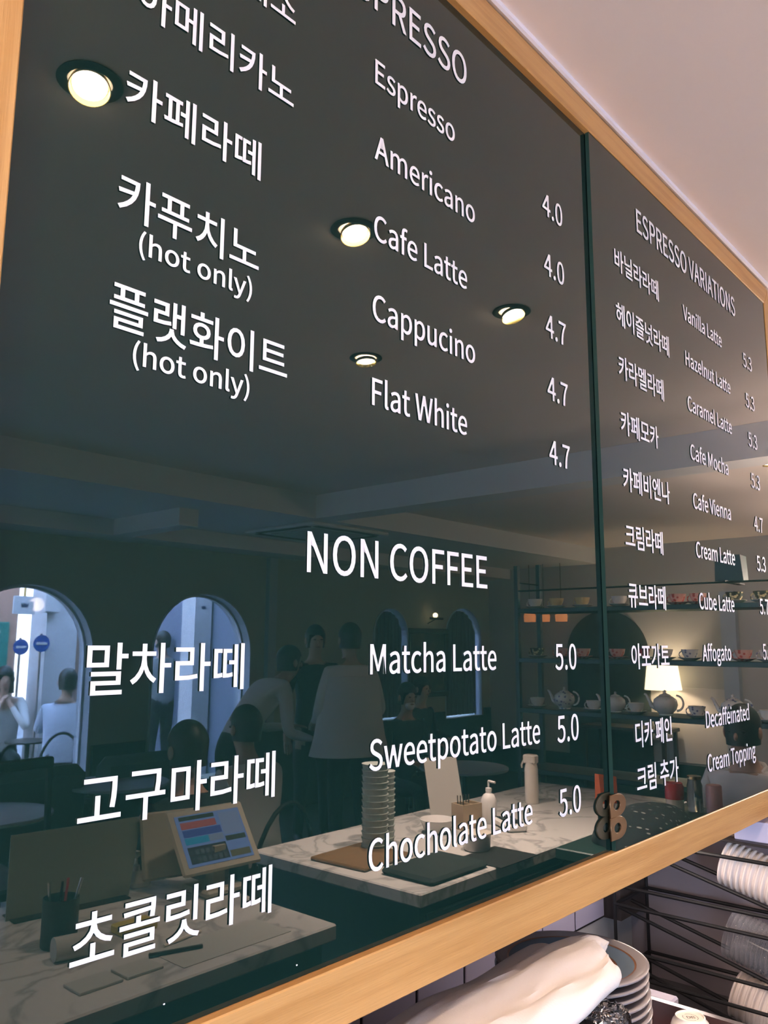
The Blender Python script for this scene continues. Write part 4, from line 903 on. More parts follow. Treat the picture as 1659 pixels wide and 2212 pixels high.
_n.links.new(_tc.outputs['Object'], _mp.inputs[0]); _n.links.new(_mp.outputs[0], _v.inputs['Vector']); _n.links.new(_v.outputs['Distance'], _m.inputs[0]); _n.links.new(_m.outputs[0], _mx.inputs[0]); _n.links.new(_mx.outputs[2], _b.inputs['Base Color'])
mb = MB(); rings = []
for i in range(13):
    t_ = i / 12; r_ = .21 * math.sqrt(max(1 - t_ ** 2.2, 0)) + .004
    rings.append([Vector((r_ * 1.25 * math.cos(2 * PI * k / 36) * (1 + .06 * math.sin(5 * 2 * PI * k / 36 + i * .4)), r_ * .72 * math.sin(2 * PI * k / 36) * (1 + .05 * math.cos(3 * 2 * PI * k / 36)), .125 * t_ + .008 * math.sin(4 * 2 * PI * k / 36) * t_ * (1 - t_))) for k in range(36)])
tag(mb.ring_loft(rings).build('speckled_bundle', M_SPECK, smooth=True, loc=room(3.08, 1.40, .9005)), 'heap of black cloth flecked with white on the side counter', 'cloth')
t = thing('orange_bag', 'bright orange paper bag behind the flecked black cloth', 'bag', room(3.62, 1.83, .9005), .3)
MB().add([(-.04, -.02, 0), (.04, -.02, 0), (.04, .02, 0), (-.04, .02, 0), (-.045, -.012, .13), (.042, -.012, .115), (.042, .012, .115), (-.045, .012, .13)], [(0, 3, 2, 1), (4, 5, 6, 7), (0, 1, 5, 4), (1, 2, 6, 5), (2, 3, 7, 6), (3, 0, 4, 7)]).build('bag_body', mat('orange paper', (.85, .14, .03), .6), t)
M_RED = mat('red enamel', (.55, .012, .018), .25)
t = thing('red_canister', 'red lidded canister on the side counter', 'canister', room(3.66, 1.535, .9005))
MB().lathe([(.038, 0), (.038, .05)], 28).build('canister_base', M_CREAM, t, smooth=True)
MB().lathe([(.040, .0502), (.040, .105), (.036, .110), (.035, .118), (.028, .122), (.001, .123)], 28).build('canister_lid', M_RED, t, smooth=True)
t = thing('glass_jar', 'clear glass jar of pale biscuits beside the red canister', 'jar', room(3.70, 1.46, .9005))
MB().lathe([(.030, 0), (.033, .004), (.033, .11), (.028, .125), (.028, .135), (.001, .136)], 28).build('jar_body', mat('jar glass', (.8, .8, .75), .04, trans=1, ior=1.3), t, smooth=True)
MB().lathe([(.030, .137), (.030, .150), (.001, .151)], 28).build('jar_lid', M_BRASS, t, smooth=True)
t = thing('pink_canister', 'pale pink canister at the right of the glass jar', 'canister', room(3.72, 1.385, .9005))
MB().lathe([(.034, 0), (.034, .112), (.030, .118), (.001, .119)], 28).build('canister_base', mat('pink enamel', (.60, .28, .26), .3), t, smooth=True)

# ---- left counter with the till
lc2 = thing('till_counter', 'till counter with a pale marble top nearest the board', 'counter', room(-.6, 2.36, 0))
MB().box((0, 0, .86), (2.22, .775, .90), bev=.004).build('marble_top', M_MARB2, lc2)
MB().box((.02, .02, 0), (2.20, .74, .86)).build('cabinet_body', M_CABG, lc2)
t = thing('till_terminal', 'cream framed touch screen till tilted back on its stand', 'till', room(1.58, 2.06, .9005), .0)
def tilted(mb_, name, m_, parent):   # screens lean back
    o = mb_.build(name, m_, parent); o.location = (0, .0, .15); o.rotation_euler = (.92, 0, PI + .06); return o
M_BEIGE = mat('beige plastic', (.34, .29, .22), .5)
tilted(MB().box((-.135, -.10, -.012), (.135, .10, .0), bev=.008), 'screen_frame', M_BEIGE, t)
scr = tilted(MB().box((-.112, -.078, .0003), (.112, .078, .0013)), 'screen', mat('lit screen', (.02, .03, .05), .08, emit=(.30, .42, .85), es=2.4), t)
def patch(x0, y0, x1, y1, c, es=2.2):
    o = tilted(MB().box((-x1, y0, .0016), (-x0, y1, .0020)), 'screen_button', mat('screen %02d%02d%02d' % tuple(int(k * 99) for k in c), (.02, .02, .02), .1, emit=c, es=es), t)
for a, b, c_, d_, col in ((-.10, .035, .02, .056, (.75, .16, .16)), (-.10, .01, .03, .032, (.10, .14, .55)), (-.10, -.012, -.02, .008, (.05, .50, .80)), (-.02, -.012, .03, .008, (.40, .46, .66)),
                       (-.10, -.070, .03, -.020, (.05, .05, .07)), (.035, .0, .105, .07, (.42, .50, .82)), (.035, -.070, .105, -.05, (.25, .22, .12)), (.035, -.02, .105, -.005, (.06, .07, .05)), (-.10, .062, .02, .074, (.05, .06, .04))):
    patch(a, b, c_, d_, col)
for a in range(7):
    for b in range(2): patch(-.096 + a * .018, -.066 + b * .023, -.084 + a * .018, -.052 + b * .023, (.35, .38, .42), 1.2)
MB().box((-.07, -.06, 0), (.07, .07, .02), bev=.006).box((-.02, -.01, .02), (.02, .03, .13)).build('stand', M_BEIGE, t)
o = MB().box((-.10, -.008, 0), (.10, .008, .19), bev=.006).build('customer_display', M_BEIGE, t); o.location = (-.06, -.10, .03); o.rotation_euler = (.3, 0, .25)
t = thing('counter_sign', 'leaning blank acrylic stand with a pale card on the till counter', 'sign', room(1.22, 2.22, .9005), .10)
MB().add([(-.17, .0, 0), (.17, .0, 0), (.23, -.06, .20), (-.15, -.06, .20), (-.17, .004, 0), (.17, .004, 0), (.23, -.056, .20), (-.15, -.056, .20)], [(0, 1, 2, 3), (7, 6, 5, 4), (0, 4, 5, 1), (2, 6, 7, 3), (1, 5, 6, 2), (3, 7, 4, 0)]).build('card', mat('grey green card', (.17, .17, .13), .35), t)
MB().box((-.16, -.05, 0), (.16, .04, .003)).build('foot', MATS['clear acrylic'], t)
t = thing('pen_holder', 'black round pen pot on the till counter', 'pot', room(1.06, 1.97, .9005))
MB().lathe([(.04, 0), (.042, .003), (.042, .11), (.039, .11), (.038, .006), (.001, .005)], 28, cap1=False).build('pot_body', M_BLACKW, t, smooth=True)
for k in range(4): MB().tube([(-.01 + .007 * k, .004 * k - .01, .01), (-.035 + .025 * k, .02 * (k % 2), .15)], .0035, 8).build('pen', (M_STEEL, M_BLACK, M_RED, M_STEEL)[k], t)
t = thing('soap_pump', 'small white dome bottle with a knob behind the till counter', 'bottle', room(1.46, 2.28, .9005))
MB().lathe([(.045, 0), (.044, .012), (.028, .028), (.014, .040), (.012, .055), (.006, .058), (.005, .075), (.012, .082), (.010, .094), (.001, .097)], 28).build('bottle_body', M_CREAM, t, smooth=True)
M_PAPERG = mat('receipt paper', (.42, .40, .37), .85)
tag(MB().lathe([(.026, 0), (.026, .075)], 24, axis=(1, .2, 0)).build('paper_roll', M_PAPERG, smooth=True, loc=room(1.0, 1.88, .9265)), 'white till roll lying on the till counter', 'paper roll')
tag(MB().box((-.05, -.035, 0), (.05, .035, .006), bev=.001).build('notepad', M_PAPERG, loc=room(1.00, 1.70, .9005)), 'small stack of receipts at the near edge of the till counter', 'paper')
tag(MB().box((-.045, -.035, 0), (.045, .035, .006), bev=.001).build('notepad', M_PAPERG, loc=room(1.105, 1.70, .9005)), 'second small stack of receipts next to the first', 'paper')
tag(MB().box((-.05, -.03, 0), (.05, .03, .02), bev=.003).build('gum_box', mat('yellow card', (.50, .38, .06), .6), loc=room(1.24, 1.93, .9005)), 'yellow card box on the till counter', 'box')
tag(MB().tube([(-.06, -.02, 0), (.06, .02, 0)], .005, 8).build('marker_pen', M_BLACK, loc=room(1.22, 1.72, .906)), 'black capped marker lying on the till counter', 'pen')
tag(MB().tube([(-.06, .01, 0), (.06, -.01, 0)], .004, 8).build('ballpoint_pen', M_CREAM, loc=room(1.28, 1.78, .905)), 'white ballpoint pen lying behind the marker', 'pen')
tag(MB().box((-.16, -.05, 0), (.16, .09, .001)).build('paper_sheet', M_PAPERG, loc=room(1.34, 1.72, .9005)), 'loose white sheet on the till counter', 'paper')
# white bags and papers behind the till
t = thing('bar_stool', 'pale wooden stool between the counter and the island', 'stool', room(2.50, 2.62, 0))
MB().lathe([(.16, .60), (.165, .61), (.165, .63), (.16, .64)], 28).build('seat', MATS['pale birch'], t, smooth=True)
for k in range(4):
    a = PI / 4 + k * PI / 2
    MB().tube([(.12 * math.cos(a), .12 * math.sin(a), .60), (.17 * math.cos(a), .17 * math.sin(a), 0)], .014, 10).build('leg', MATS['pale birch'], t)

# ---- tea shelves
M_SHELF = mat('dark green black steel', (.012, .030, .028), .4)
SX, SY0, SY1 = 5.0, 0.75 - 3.17, 0.75 - .95
shf = thing('tea_shelf', 'tall open dark shelf rack holding teapots and cups', 'shelf', (SX, SY0, 0))
for xx in (.0, .30):
    for yy in (.0, SY1 - SY0 - .03):
        MB().box((xx, yy, 0), (xx + .03, yy + .03, 2.17 if xx == 0 else 2.20)).build('post', M_SHELF, shf)
SHZ = [1.180, 1.522, 1.865]
for z in SHZ + [.78, .38]:
    MB().box((.0, .03, z - .03), (.33, SY1 - SY0 - .03, z), bev=.002).build('shelf_board', M_SHELF, shf)
MB().tube([(.015, .03, 1.99), (.015, SY1 - SY0 - .03, 1.99)], .006).build('rail', M_SHELF, shf)
MB().tube([(.03, .015, 2.05), (.30, .015, 2.05)], .005).build('rail', M_SHELF, shf)

def pat(name, base, spots, scale, thr):
    if name in MATS: return MATS[name]
    mt = mat(name, base, .15); n = mt.node_tree; b = n.nodes['Principled BSDF']
    t_ = n.nodes.new('ShaderNodeTexCoord'); v = n.nodes.new('ShaderNodeTexVoronoi'); v.inputs['Scale'].default_value = scale
    q = n.nodes.new('ShaderNodeMath'); q.operation = 'LESS_THAN'; q.inputs[1].default_value = thr
    mx = n.nodes.new('ShaderNodeMix'); mx.data_type = 'RGBA'; mx.inputs[6].default_value = (*base, 1); mx.inputs[7].default_value = (*spots, 1)
    n.links.new(t_.outputs['Object'], v.inputs['Vector']); n.links.new(v.outputs['Distance'], q.inputs[0]); n.links.new(q.outputs[0], mx.inputs[0]); n.links.new(mx.outputs[2], b.inputs['Base Color'])
    return mt
PW = pat('white china', (.78, .72, .66), (.70, .60, .50), 30, .15)
PFL = pat('flowered china', (.78, .72, .68), (.20, .20, .35), 42, .32)
PR = pat('rose china', (.72, .42, .36), (.55, .10, .08), 40, .38)
PY = pat('yellow china', (.70, .52, .26), (.80, .70, .55), 30, .2)
PB = pat('blue china', (.18, .34, .40), (.5, .6, .62), 40, .25)
PG = pat('gilt china', (.05, .06, .05), (.75, .62, .35), 46, .42)
PRED = pat('red china', (.45, .05, .07), (.5, .12, .1), 40, .2)
def saucer_and_cup(y, z, m_, cupname, label, r=.052):
    s = MB().lathe([(.03, 0), (.035, .002), (.068, .017), (.069, .0195), (.036, .008), (.001, .006)], 28, cap1=False).build('saucer', m_ if m_ in (PR, PW) else PW, smooth=True, loc=(SX + .10, y, z))
    tag(s, 'saucer under the ' + label, 'saucer', 'saucers on the tea shelves')
    t = thing('teacup', label, 'cup', (SX + .10, y, z + .0065), 0, 'teacups on the tea shelves')
    MB().lathe([(.024, 0), (.026, .005), (.043, .028), (r, .062), (r - .002, .062), (.041, .030), (.001, .010)], 28, cap1=False).build('cup_body', m_, t, smooth=True)
    MB().tube([(0, -(r - .004 + .020 * math.sin(a)), .030 + .020 * math.cos(a)) for a in [PI * k / 8 for k in range(9)]], .0035, 8).build('cup_handle', m_, t, smooth=True)
def teapot(y, z, m_, label, s=1.0):
    t = thing('teapot', label, 'teapot', (SX + .12, y, z), 0, 'teapots on the tea shelves')
    MB().lathe([(r * s, q * s) for r, q in ((.036, 0), (.040, .004), (.038, .010), (.062, .035), (.072, .062), (.066, .092), (.045, .110), (.034, .114), (.001, .114))], 32, cap1=False).build('pot_body', m_, t, smooth=True)
    MB().lathe([(r * s, q * s) for r, q in ((.036, .1145), (.030, .122), (.012, .128), (.006, .134), (.010, .142), (.001, .150))], 24).build('lid', m_, t, smooth=True)
    MB().tube([(0, -s * a, s * b) for a, b in ((.055, .040), (.085, .055), (.100, .085), (.115, .115), (.128, .122))], [.018 * s, .014 * s, .010 * s, .008 * s, .007 * s], 12).build('spout', m_, t, smooth=True)
    MB().tube([(0, s * (.060 + .050 * math.sin(a) ** .8), s * (.075 + .045 * math.cos(a))) for a in [PI * (.04 + .92 * k / 12) for k in range(13)]], .006 * s, 8).build('pot_handle', m_, t, smooth=True)
Yd = lambda d_: .75 - d_
z3, z2, z1 = SHZ
for k, (d_, m_, nm) in enumerate(((3.06, PW, 'small pale'), (2.89, PY, 'yellow'), (2.69, PY, 'larger amber'), (2.44, PW, 'cream'), (2.20, PR, 'red-based pink'), (2.05, PR, 'rose-sprigged'), (1.92, PR, 'violet-rose'), (1.70, PG, 'black and gold'), (1.54, PG, 'gilt lattice'))):
    saucer_and_cup(Yd(d_), z1 + .0005, m_, 'teacup', nm + ' teacup on the top tea shelf')
for k, (d_, m_, nm) in enumerate(((3.05, PG, 'dark-rimmed'), (2.86, PR, 'pink'), (2.70, PR, 'rose-sprigged'), (2.47, PR, 'deep rose'), (2.30, PRED, 'crimson'), (2.15, PFL, 'grey-flowered tall'), (1.99, PFL, 'flowered'), (1.83, PB, 'blue'), (1.67, PR, 'pale coral'), (1.53, PFL, 'speckled'))):
    saucer_and_cup(Yd(d_), z2 + .0005, m_, 'teacup', nm + ' teacup on the middle tea shelf')
for d_, m_, nm in ((3.06, PW, 'wavy-rimmed cream'), (2.63, PW, 'wide cream'), (2.355, PW, 'plain blush'), (1.965, PFL, 'dark-rimmed shallow'), (1.55, PW, 'small cream')):
    saucer_and_cup(Yd(d_), z3 + .0005, m_, 'teacup', nm + ' teacup on the lower tea shelf')
teapot(Yd(2.86), z3 + .0005, PFL, 'blue-flowered teapot at the left of the lower tea shelf')
teapot(Yd(2.505), z3 + .0005, PW, 'cream teapot behind the joint of the glass panels', .9)
teapot(Yd(2.17), z3 + .0005, PW, 'plain round blush teapot before the lit lamp', 1.05)
teapot(Yd(1.755), z3 + .0005, PFL, 'flower-painted teapot at the right of the lower tea shelf')
# wall speaker above the shelves
t = thing('wall_speaker', 'dark wedge-shaped speaker hanging from the beam over the tea shelves', 'speaker', (5.18, Yd(1.73), 2.10))
MB().add([(-.07, -.085, -.10), (.07, -.07, -.10), (.07, .07, -.10), (-.07, .085, -.10), (-.08, -.075, .06), (.08, -.06, .06), (.08, .06, .06), (-.08, .075, .06)], [(0, 3, 2, 1), (4, 5, 6, 7), (0, 1, 5, 4), (1, 2, 6, 5), (2, 3, 7, 6), (3, 0, 4, 7)]).build('speaker_body', M_SHELF, t)
MB().box((-.20, -.02, -.11), (.15, .02, -.10)).build('bracket', M_BLACK, t)

# ---- right wall: dark arch, pilaster, console with the lamp
ar = MB()
pts = [(Yd(5.13), .0)] + [(Yd(4.61) + .52 * math.cos(PI - PI * k / 20), 1.50 + .52 * math.sin(PI * k / 20)) for k in range(21)] + [(Yd(4.09), 0)]
ar.prism(pts, 'x', X1 - .02, X1 - .001)
struct('door_1', ar, mat('doorway shade colour', (.035, .042, .038), .6))  # flat slab; shade inside the open arch is put into its colour
struct('trim_10', MB().box((X1 - .10, Yd(3.22), 0), (X1 - .001, Yd(3.06), 2.2)), M_TRIMB)
struct('trim_11', MB().box((X1 - .012, Yd(3.9), .32), (X1 - .001, Yd(3.22), 1.14), bev=.003), mat('pale wall panel', (.56, .52, .50), .6))
co = thing('console_table', 'low dark console table against the right wall', 'table', (X1 - .45, Yd(4.75), 0))
MB().box((0, 0, .66), (.40, 1.0, .70), bev=.004).build('table_top', M_DKWOOD, co)
for a in (.02, .34):
    for b in (.02, .94): MB().box((a, b, 0), (a + .04, b + .04, .66)).build('leg', M_DKWOOD, co)
lp = thing('table_lamp', 'lit table lamp with a cream drum shade on the console', 'lamp', (X1 - .24, Yd(3.84), .7005))
MB().lathe([(.07, 0), (.07, .01), (.02, .03), (.035, .10), (.045, .18), (.03, .27), (.01, .32), (.01, .46)], 28).build('lamp_base', M_DKWOOD, lp, smooth=True)
M_SHADE = mat('lit lamp shade', (.9, .8, .6), .8, emit=(1.0, .80, .48), es=9)
MB().lathe([(.20, .42), (.165, .70)], 36, cap0=False, cap1=False).lathe([(.197, .42), (.162, .70)], 36, cap0=False, cap1=False).build('lamp_shade', M_SHADE, lp, smooth=True)
l = bpy.data.lights.new('bulb_light', 'POINT'); l.energy = 58; l.color = (1, .78, .52); l.shadow_soft_size = .04
o = bpy.data.objects.new('bulb_light', l); COL.objects.link(o); o.parent = lp; o.location = (0, 0, .53)

# small amber pendant lamps by the right wall
for k, d_ in enumerate((5.42, 5.22, 4.98)):
    t = thing('pendant_lamp', ('left', 'middle', 'right')[k] + ' one of three small amber pendant shades near the right wall', 'lamp', (8.9, Yd(d_), 1.98), 0, 'amber pendants')
    MB().lathe([(.07, -.09), (.075, -.02), (.05, .06), (.012, .075)], 20, cap0=False).build('lamp_shade', mat('lit amber shade', (.6, .3, .12), .6, emit=(1, .34, .12), es=2.2), t, smooth=True)
    MB().tube([(0, 0, .075), (0, 0, H - 1.98)], .004, 6).build('cord', M_BLACK, t)

# ceiling cassette
t = thing('ceiling_cassette', 'flat square air conditioning cassette in the lowered ceiling', 'air conditioner', (5.0, Yd(5.2), 2.5995))
MB().box((-.47, -.44, -.03), (.47, .44, 0), bev=.01).build('cassette_panel', mat('painted beam', (.78, .76, .76), .8), t)
for a, b, c_, d2 in ((-.38, -.40, .38, -.34), (-.38, .34, .38, .40), (-.44, -.32, -.38, .32), (.38, -.32, .44, .32)):
    MB().box((a, b, -.034), (c_, d2, -.0302)).build('air_slot', M_BLACKW, t)
MB().box((-.30, -.28, -.036), (.30, .28, -.0302), bev=.003).build('grille', mat('grille grey', (.5, .5, .5), .6), t)

# ---- picture between the small arches, with its lamp
pf = thing('framed_picture', 'dark framed painting between the two small arched windows', 'picture', (7.96, YW + .001, 1.40))
MB().box((-.32, 0, -.36), (.32, .008, .34)).build('canvas', mat('murky painted canvas', (.05, .045, .03), .4, noise=((.22, .12, .06), 6, .45, .7)), pf)
fr = MB()
fr.box((-.38, 0, .3405), (.38, .035, .40), bev=.006).box((-.38, 0, -.42), (.38, .035, -.3605), bev=.006).box((-.38, 0, -.36), (-.3205, .035, .34), bev=.006).box((.3205, 0, -.36), (.38, .035, .34), bev=.006)
fr.build('picture_frame', M_DKWOOD, pf)
MB().tube([(-.12, .14, .52), (.12, .14, .52)], .014).tube([(0, .0, .46), (0, .14, .52)], .006).build('picture_light', M_BLACKW, pf)
l = bpy.data.lights.new('picture_bulb', 'POINT'); l.energy = 1.0; l.color = (1, .8, .45); l.shadow_soft_size = .03
o = bpy.data.objects.new('picture_bulb', l); COL.objects.link(o); o.parent = pf; o.location = (0, .12, .56)

# ---- armchairs and tables by the windows
def armchair(x, d_, rz, label, m_):
    t = thing('armchair', label, 'chair', room(x, d_, 0), rz, 'armchairs by the windows')
    MB().box((-.32, -.30, .22), (.32, .30, .42), bev=.05).build('seat', m_, t, smooth=True)
    MB().box((-.34, -.38, .30), (.34, -.24, .86), bev=.06).build('backrest', m_, t, smooth=True)
    for s in (-1, 1):
        MB().box((min(s * .33, s * .42), -.34, .22), (max(s * .33, s * .42), .30, .60), bev=.035).build('armrest', m_, t, smooth=True)
        for yy in (-.30, .24): MB().box((s * .30 - .02, yy, 0), (s * .30 + .02, yy + .04, .22)).build('leg', M_DKWOOD, t)
    return t
M_TEAL = mat('dusky teal velvet', (.05, .085, .095), .8)
armchair(2.45, 5.3, PI, 'teal armchair before the large left arched window', M_TEAL)
armchair(1.35, 5.2, PI, 'teal armchair further left along the window wall', M_TEAL)
armchair(3.30, 5.45, PI, 'teal armchair between the two large arched windows', M_TEAL)
def cafe_table(x, d_, label, m_=None, r=.33, h=.72):
    t = thing('cafe_table', label, 'table', room(x, d_, 0), 0, 'cafe tables')
    MB().lathe([(r - .005, h - .02), (r, h - .015), (r, h - .004), (r - .004, h)], 36).build('table_top', m_ or M_TRIMB, t, smooth=True)
    MB().lathe([(.02, .02), (.02, h - .02)], 16).build('pedestal', M_BLACK, t); MB().lathe([(.20, 0), (.20, .012), (.02, .03)], 28).build('foot', M_BLACK, t)
cafe_table(2.0, 4.55, 'round pale table before the large left arched window')
cafe_table(3.0, 4.95, 'round pale table between the large arched windows')
cafe_table(5.1, 3.7, 'round table beside the standing people')
def dining_chair(x, d_, rz, label, z=0.0, group='dining chairs'):
    t = thing('dining_chair', label, 'chair', room(x, d_, z), rz, group)
    MB().box((-.21, -.21, .42), (.21, .21, .45), bev=.01).build('seat', M_DKWOOD, t)
    for s in (-1, 1):
        MB().tube([(s * .19, .18, .42), (s * .20, .20, 0)], .014, 8).build('leg', M_BLACK, t)
        MB().tube([(s * .19, -.19, .42), (s * .20, -.21, 0)], .014, 8).build('leg', M_BLACK, t)
    MB().tube([(.20 * math.cos(a), -.20 - .05 * math.sin(a), .44 + .42 * math.sin(a)) for a in [PI * k / 14 for k in range(15)]], .012, 8).build('backrest', M_BLACK, t, smooth=True)
    return t
# black high chair back in the left foreground
t = thing('bar_chair', 'black square-backed bar chair behind the till counter', 'chair', room(1.40, 3.25, 0), PI)
MB().box((-.19, -.19, .70), (.19, .19, .74), bev=.01).build('seat', M_BLACK, t)
for s in (-1, 1):
    MB().tube([(s * .17, .17, .70), (s * .19, .19, 0)], .013, 8).build('leg', M_BLACK, t)
    MB().tube([(s * .17, -.18, 1.18), (s * .19, -.20, 0)], .013, 8).build('leg', M_BLACK, t)
MB().box((-.18, -.20, 1.15), (.18, -.17, 1.19), bev=.006).build('backrest', M_BLACK, t)

# ---- people
def grow(joints, edges, root):
    names = list(joints); me = bpy.data.meshes.new('tmp')
    me.from_pydata([joints[n][0] for n in names], [(names.index(a), names.index(b)) for a, b, c in edges], [])
    o = bpy.data.objects.new('tmp', me); COL.objects.link(o)
    sk = o.modifiers.new('s', 'SKIN'); sk.use_smooth_shade = True
    for n, v in zip(names, me.skin_vertices[0].data):
        r = joints[n][1]; v.radius = r if isinstance(r, tuple) else (r, r); v.use_root = (n == root)
    sb = o.modifiers.new('b', 'SUBSURF'); sb.levels = 2; sb.render_levels = 2
    dg = bpy.context.evaluated_depsgraph_get(); dg.update()
    out = bpy.data.meshes.new_from_object(o.evaluated_get(dg)); bpy.data.objects.remove(o)
    return out
def person(label, loc, rz, pose, shirt, trousers, hair='short', arms=None, long_sleeve=True, group=None):
    J = {}
    def P(n, x, y, z, r): J[n] = (Vector((x, y, z)), r)
    if pose == 'sit':
        pz = .56; lean = .06; kn = ((.10, .46, .53), (.11, .44, .06)); 
    elif pose == 'bend':
        pz = .93; lean = .30; kn = ((.10, .03, .50), (.11, -.04, .06))
    else:
        pz = .93; lean = .0; kn = ((.10, .02, .50), (.11, -.02, .06))
    up = .0 if pose != 'bend' else -.14
    P('pelvis', 0, 0, pz, (.15, .115)); P('waist', 0, lean * .4, pz + .20 + up * .15, (.14, .105)); P('chest', 0, lean, pz + .40 + up * .5, (.165, .12))
    P('neck0', 0, lean * 1.25, pz + .52 + up, (.085, .075)); P('neck', 0, lean * 1.4 + .01, pz + .585 + up * 1.1, .048); P('jaw', 0, lean * 1.5 + .035, pz + .645 + up * 1.2, (.058, .066)); P('head', 0, lean * 1.5 + .02, pz + .725 + up * 1.2, (.078, .095)); P('crown', 0, lean * 1.5 + .005, pz + .775 + up * 1.2, (.055, .07))
    E = [('pelvis', 'waist', 's'), ('waist', 'chest', 's'), ('chest', 'neck0', 's'), ('neck0', 'neck', 'k'), ('neck', 'jaw', 'k'), ('jaw', 'head', 'k'), ('head', 'crown', 'k')]
    A = arms or {}
    for s, nm in ((-1, 'l'), (1, 'r')):
        sh = Vector((s * .175, lean * 1.1, pz + .475 + up * .8)); P('sh' + nm, *sh, .062)
        el, wr = A.get(nm, (Vector((s * .24, .0, pz + .20)), Vector((s * .22, .10, pz - .02)))) if A else (Vector((s * .25, -.01, pz + .20)), Vector((s * .24, .08, pz - .03)))
        el = Vector(el); wr = Vector(wr); P('el' + nm, *el, .045); P('wr' + nm, *wr, (.030, .026))
        dv = (wr - el).normalized(); sd = dv.cross(Vector((0, 0, 1)));
        sd = sd.normalized() if sd.length > .2 else Vector((0, 1, 0))
        pm = wr + dv * .055; P('pm' + nm, *pm, (.036, .020))
        E += [('chest', 'sh' + nm, 's'), ('sh' + nm, 'el' + nm, 's'), ('el' + nm, 'wr' + nm, 's' if long_sleeve else 'k'), ('wr' + nm, 'pm' + nm, 'k')]
        for k, (o_, ln) in enumerate(((-.027, .060), (-.009, .070), (.009, .066), (.026, .052))):
            a = pm + dv * .03 + sd * o_; b = a + dv * ln * .55 + Vector((0, 0, -.006)); c = b + dv * ln * .4 + Vector((0, 0, -.014))
            P('f%s%da' % (nm, k), *a, .0095); P('f%s%db' % (nm, k), *b, .0085); P('f%s%dc' % (nm, k), *c, .0075)
            E += [('pm' + nm, 'f%s%da' % (nm, k), 'k'), ('f%s%da' % (nm, k), 'f%s%db' % (nm, k), 'k'), ('f%s%db' % (nm, k), 'f%s%dc' % (nm, k), 'k')]
        a = wr + dv * .03 - sd * s * .038; b = a + dv * .035 - sd * s * .018
        P('t%sa' % nm, *a, .011); P('t%sb' % nm, *b, .009); E += [('wr' + nm, 't%sa' % nm, 'k'), ('t%sa' % nm, 't%sb' % nm, 'k')]
        k_, an = kn
        P('hip' + nm, s * .09, .0, pz - .06, .095); P('kn' + nm, s * k_[0], k_[1], k_[2], .062); P('an' + nm, s * an[0], an[1], an[2] + .03, .042); P('to' + nm, s * (an[0] + .01), an[1] + .15, .035, (.042, .032))
        E += [('pelvis', 'hip' + nm, 't'), ('hip' + nm, 'kn' + nm, 't'), ('kn' + nm, 'an' + nm, 't'), ('an' + nm, 'to' + nm, 'h')]
    me = grow(J, E, 'pelvis')
    mats = [shirt, trousers, M_SKIN, M_BLACK]
    for q in mats: me.materials.append(q)
    segs = [(J[a][0], J[b][0], {'s': 0, 't': 1, 'k': 2, 'h': 3}[c]) for a, b, c in E]
    for p in me.polygons:
        c = p.center; best = None
        for a, b, k in segs:
            ab = b - a; t_ = max(0, min(1, (c - a).dot(ab) / max(ab.length_squared, 1e-9))); d2 = (c - a - ab * t_).length
            if best is None or d2 < best[0]: best = (d2, k)
        k = best[1]
        if k == 0 and c.z < pz - .03: k = 1
        p.material_index = k
        p.use_smooth = True
    t = thing('person', label, 'person', loc, rz, group)
    bo = bpy.data.objects.new('body', me); COL.objects.link(bo); bo.parent = t
    hc = J['head'][0] + Vector((0, -.008, .012))
    hm = MB(); n = 20
    rings = []
    low = -1.5 if hair == 'long' else -.80
    for i in range(11):
        th = PI * .5 * i / 10
        ring = []
        for k in range(n):
            a = 2 * PI * k / n; fy = math.sin(a)
            lowk = low if (fy < .35 or hair == 'down') else .42
            v = Vector((.086 * math.cos(a) * math.cos(th), .104 * fy * math.cos(th), .108 * math.sin(th)))
            if i == 0:
                v.z = lowk * .11; v.x *= .86 if hair != 'long' else 1.1; v.y *= .92 if hair != 'down' else 1.12
            ring.append(hc + v + Vector((0, 0, .0)))
        rings.append(ring)
    hm.ring_loft(rings, cap0=True).build('hair', M_HAIR, t, smooth=True)
    fc = MB(); f0 = J['head'][0] + Vector((0, .088, -.022))
    fc.ball(f0 + Vector((0, .010, -.012)), (.011, .016, .020), 10, 6, 0)
    for s in (-1, 1):
        fc.ball(f0 + Vector((s * .030, .000, .014)), (.012, .006, .006), 8, 6, 1); fc.ball(J['head'][0] + Vector((s * .083, .0, -.02)), (.010, .020, .030), 8, 6, 0)
    fc.ball(f0 + Vector((0, -.004, -.048)), (.022, .008, .007), 10, 6, 2)
    fc.build('face', [M_SKIN, M_BLACK, mat('lips', (.35, .12, .10), .5)], t, smooth=True)
    return t
AWAY, TOWARD = PI, 0.0       # facing: away from the board is -y
R3 = lambda *a: Vector(a)
p = person('standing person in a loose white shirt seen from behind', room(4.45, 4.25, 0), PI + .35, 'stand', M_SHIRTW, M_BLKCL, arms={'l': (R3(-.27, .02, 1.12), R3(-.30, .22, 1.06)), 'r': (R3(.25, .0, 1.14), R3(.20, .18, 1.05))})
mb = MB(); rings = []
for z, rx, ry in ((1.38, .215, .150), (1.25, .235, .165), (1.10, .25, .175), (.95, .275, .19), (.82, .31, .21)):
    rings.append([Vector((rx * math.cos(2 * PI * k / 36) * (1 + .025 * math.sin(9 * 2 * PI * k / 36) * (1.4 - z)), ry * math.sin(2 * PI * k / 36), z)) for k in range(36)])
mb.ring_loft(rings, cap0=True, cap1=False).build('loose_shirt', M_SHIRTW, p, smooth=True)
person('standing person in a black top beside the white-shirted one', room(4.80, 5.0, 0), .5, 'stand', M_BLKCL, M_BLKCL)
